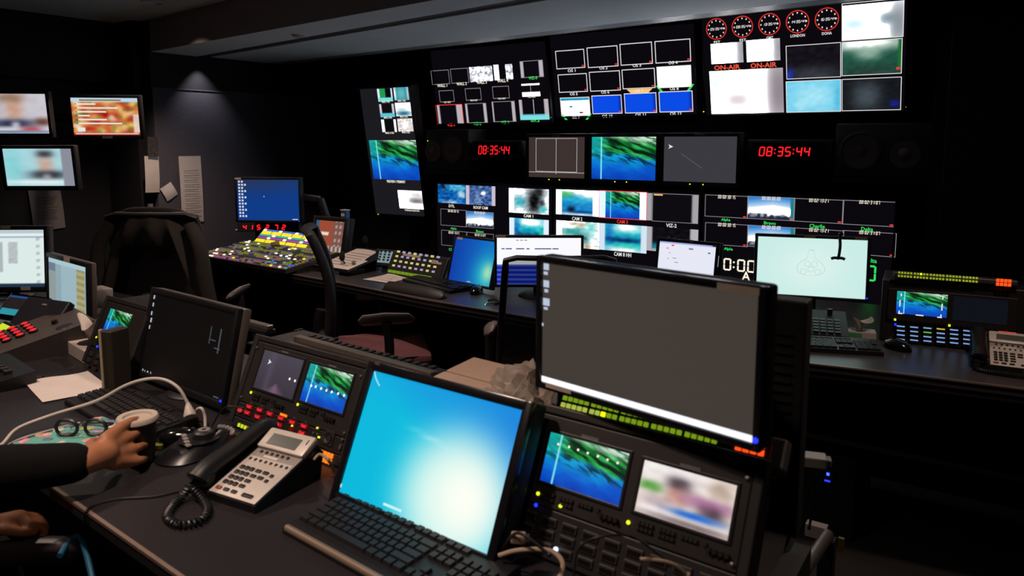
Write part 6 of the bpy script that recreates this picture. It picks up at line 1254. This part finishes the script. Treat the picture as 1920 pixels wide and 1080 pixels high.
chair('office chair with maroon seat and grey armrests at the rear desk', (-2.62, 2.70), -43, mat('maroon_fabric', '#6a3f44', .9, nz=.15, nsc=150, bump=.2), .46, .50)
chair('mesh-backed office chair with an orange-brown seat behind the plastic bag', (-1.70, 2.86), 35, mat('rust_fabric', '#9a4f24', .9, nz=.15, nsc=150, bump=.2), .50, .46, .47, True, .017)
t3 = chair('black office chair with a brown jacket hung over its back', (-3.76, 2.36), 32, mat('black_fabric', '#131114', .95, nz=.1, nsc=120, bump=.2), .50, .56, .47, False)
# the jacket draped over that chair
JK = mat('brown_jacket', '#1c1612', .9, nz=.25, nsc=35, bump=.3); t = thing('jacket', 'dark brown jacket draped over the back of the black chair', 'jacket', T3((-3.76, 2.36, 0), math.radians(32)))
def jk(u, v):
    x = (u - .5) * (.40 + .22 * v); k = abs(u - .5) * 2; y = -.36 - .035 * math.sin(v * 3) - .02 * math.sin(u * 26) * v + .06 * (1 - v) * (k ** 2) ; return (x, y, 1.145 - .05 * k ** 3 - v * (.16 + .52 * max(0, k - .45) / .55))
MB().grid(jk, 60, 14).build('back_drape', JK, t, True); MB().tube(smooth_path([(-.215, -.30, 1.10), (-.12, -.325, 1.145), (0, -.33, 1.152), (.12, -.325, 1.145), (.215, -.30, 1.10)], 6), .022, 10).build('collar', JK, t, True)
for s_ in (-1, 1): MB().tube(smooth_path([(s_ * .20, -.34, 1.09), (s_ * .255, -.37, .98), (s_ * .275, -.37, .80), (s_ * .30, -.36, .62)], 6), [.035] * 10 + [.04] * 9, 12, flat=.6).build('sleeve', JK, t, True)

# person: arm reaching over the desk, seated just left of the frame
SKIN = mat('skin', '#9a6342', .5, nz=.08, nsc=30, bump=.03); CLOTH = mat('black_clothing', '#070607', .95, nz=.15, nsc=90, bump=.2, spec=.2)
def skin_mesh(name, verts, edges, rad, m, parent=None, vox=.0045):
    """one continuous surface grown over a chain of joints with a radius at each"""
    R_ = [(r_[0] + r_[1]) / 2 if isinstance(r_, tuple) else r_ for r_ in rad]; mb = MB()
    for v_, r_ in zip(verts, R_): mb.ball(v_, r_ * .985, 14, 8)
    for a_, b_ in edges: mb.cyl(verts[a_], verts[b_], R_[a_], R_[b_], 14)
    o = mb.build(name, m, parent, True)
    md = o.modifiers.new('remesh', 'REMESH'); md.mode = 'VOXEL'; md.voxel_size = vox; md.use_smooth_shade = True
    sm = o.modifiers.new('smooth', 'SMOOTH'); sm.iterations = 7; sm.factor = .5
    return o
V = []; E = []; RD_ = []
def chain(pts, rads, start=None):
    prev = start
    for p, r_ in zip(pts, rads):
        V.append(Vector(p)); RD_.append(r_); i = len(V) - 1
        if prev is not None: E.append((prev, i))
        prev = i
    return prev
PX, PY = -2.02, .22
pel = chain([(PX, PY, .55)], [.135]); spine = chain([(PX, PY + .02, .75), (PX, PY + .05, .95), (PX + .01, PY + .07, 1.08)], [.125, .135, .115], pel); neck = chain([(PX + .01, PY + .085, 1.17), (PX + .015, PY + .10, 1.24)], [.052, .055], spine)
head = chain([(PX + .02, PY + .115, 1.31), (PX + .02, PY + .12, 1.38), (PX + .02, PY + .115, 1.43)], [(.075, .085), (.082, .092), (.05, .055)], neck)
# right arm reaching to the right over the laptop
wr = onz(158, 862, .83); wr = Vector((wr.x, wr.y, .825)); el = Vector((-1.80, .50, .83)); sh = Vector((PX + .17, PY + .07, 1.06))
arm = chain([sh, (sh + el) / 2 + Vector((.02, -.01, .0)), el, (el + wr) / 2, wr], [.062, .052, .046, .039, .028], spine)
fd = (onz(278, 828, .80) - wr); fd.z = -.012; fd.normalize(); sd = fd.cross(Vector((0, 0, 1))).normalized(); up = sd.cross(fd).normalized()
S_, N_ = (up * .90 - sd * .42).normalized(), (sd * .90 + up * .42).normalized(); sd, up = -S_, N_     # thumb side up, the back of the hand turned to the room
palm = chain([wr + fd * .022, wr + fd * .05 + up * .004], [.030, .030], arm)
for k, (s_, L, dn) in enumerate([(.027, .074, .006), (.009, .084, .004), (-.009, .079, .006), (-.026, .062, .009)]):
    b0 = wr + fd * .100 + sd * -s_ * 1.45 + up * .004; chain([wr + fd * .062 - sd * s_ * .95 + up * .005, b0, b0 + fd * L * .42 + up * .006 - sd * s_ * .25, b0 + fd * L * .75 - up * (dn * .8) - sd * s_ * .3, b0 + fd * L - up * dn * 2 - sd * s_ * .3], [.019, .0135, .0102, .0092, .0078], palm)
b0 = wr + fd * .030 - sd * .022 - up * .012; chain([b0, b0 + fd * .030 - sd * .012 - up * .022, b0 + fd * .058 - sd * .012 - up * .036, b0 + fd * .080 - sd * .006 - up * .042], [.012, .0105, .0095, .0075], palm - 1)
# other arm, hand resting near the desk edge
w2 = onz(5, 985, .70); w2 = Vector((w2.x - .02, w2.y - .03, .70)); e2 = Vector((-2.22, .42, .72)); s2_ = Vector((PX - .17, PY + .07, 1.05)); f2 = (onz(50, 965, .70) - w2); f2.z = -.01; f2.normalize(); sd2 = f2.cross(Vector((0, 0, 1))).normalized()
arm2 = chain([s2_, (s2_ + e2) / 2 + Vector((-.03, 0, 0)), e2, (e2 + w2) / 2, w2], [.062, .052, .046, .036, .027], spine); palm2 = chain([w2 + f2 * .035, w2 + f2 * .065], [(.030, .017), (.032, .016)], arm2)
for s_, L in [(.026, .05), (.009, .055), (-.009, .052), (-.025, .042)]:
    b0 = w2 + f2 * .078 - sd2 * s_; chain([b0, b0 + f2 * L * .5 - Vector((0, 0, .008)), b0 + f2 * L * .7 - Vector((0, 0, .028)), b0 + f2 * L * .45 - Vector((0, 0, .042))], [.0095, .0088, .008, .007], palm2)
b0 = w2 + f2 * .03 + sd2 * .028; chain([b0, b0 + f2 * .03 + sd2 * .012 - Vector((0, 0, .01)), b0 + f2 * .055 + sd2 * .006 - Vector((0, 0, .02))], [.012, .010, .008], palm2 - 1)
nleg = len(V)
for s_ in (-1, 1): chain([(PX + s_ * .1, PY + .06, .54), (PX + s_ * .14, PY + .42, .55), (PX + s_ * .14, PY + .46, .30), (PX + s_ * .14, PY + .44, .07), (PX + s_ * .14, PY + .56, .04)], [.085, .062, .052, .038, .035], pel)
body = skin_mesh('person', V, E, RD_, SKIN); tag(body, 'person in black clothing reaching a hand over the sticker laptop', 'person')
# clothing over torso, arms and legs
cv = []; cm = {}
names = [i for i in range(len(V)) if (V[i] - Vector(wr)).length > .012 and (V[i] - Vector(w2)).length > .012]
keep = set(range(0, spine + 1)) | set(range(arm - 4, arm)) | set(range(arm2 - 4, arm2)) | set(range(nleg, len(V)))
order = sorted(keep); cm = {o_: i for i, o_ in enumerate(order)}; cv = [V[i] for i in order]; cr = [(RD_[i] if not isinstance(RD_[i], tuple) else RD_[i][0]) + .014 for i in order]; ce_ = [(cm[a], cm[b]) for a, b in E if a in cm and b in cm]
k = len(cv); cv.append(V[arm - 1].lerp(V[arm], .86)); cr.append(.044); ce_.append((cm[arm - 1], k)); cv.append(V[arm2 - 1].lerp(V[arm2], .84)); cr.append(.042); ce_.append((cm[arm2 - 1], k + 1))
skin_mesh('clothing', cv, ce_, cr, CLOTH, body, .009)
hb = MB(); hc = Vector((PX + .02, PY + .10, 1.375))
hb.grid(lambda u, v: tuple(hc + Vector((.092 * math.cos(2 * PI * u) * math.sin(v * 1.75), (.105 * math.sin(2 * PI * u)) * math.sin(v * 1.75) - .012, .105 * math.cos(v * 1.75)))), 26, 10); hb.build('hair', mat('dark_hair', '#17110e', .6, nz=.3, nsc=80, stretch=(1, 1, 6)), body, True)
for s_ in (-1, 1):
    MB().ball(hc + Vector((s_ * .032, .088, -.02)), .011).build('eye', mat('eye_white', '#d8d0c8', .3), body, True); MB().ball(hc + Vector((s_ * .085, .01, -.03)), (.01, .02, .03)).build('ear', SKIN, body, True)
MB().ball(hc + Vector((0, .105, -.045)), (.013, .02, .022)).build('nose', SKIN, body, True); MB().ball(hc + Vector((0, .092, -.085)), (.024, .01, .007)).build('mouth', mat('lips', '#7a3f34', .5), body, True)
rg = wr + fd * .10 + sd * -.0 ; MB().tube([Vector(w2) - f2 * .004 + Vector((.0, 0, 0)) + sd2 * .030 * math.cos(a) + Vector((0, 0, 1)) * .024 * math.sin(a) for a in [2 * PI * q / 18 for q in range(18)]], .003, 6, cyc=True).build('bracelet', mat('gold', '#b08a3a', .25, .9), body, True)
# the person's chair
t = chair('dark office chair under the person at the lower left corner', (PX, PY + .02), -8, MATS['black_fabric'], .46, .5, .44, False)
ap = mat('gloss_arm', '#3c3438', .45); q = onz(70, 1012, .64)
MB().tube(smooth_path([onz(-120, 1075, .62), onz(-20, 1045, .622), onz(60, 1032, .622), onz(118, 1030, .622), onz(150, 1034, .618)], 5), [.05] * 17 + [.046, .042, .034, .02], 16, flat=.5).build('wide_arm_pad', ap, t, True, True); MB().tube(smooth_path([onz(112, 1042, .645), onz(128, 1016, .648), onz(146, 1006, .648), onz(156, 1020, .642), onz(166, 1055, .625), onz(176, 1100, .60)], 6), .006, 8).build('painted_rim_light', mat('painted_rim_light', '#14506e', .5), t, True, True, label='painted blue rim light')  # blue rim light on the pad edge, shaped as a coloured tube
flush_texts()
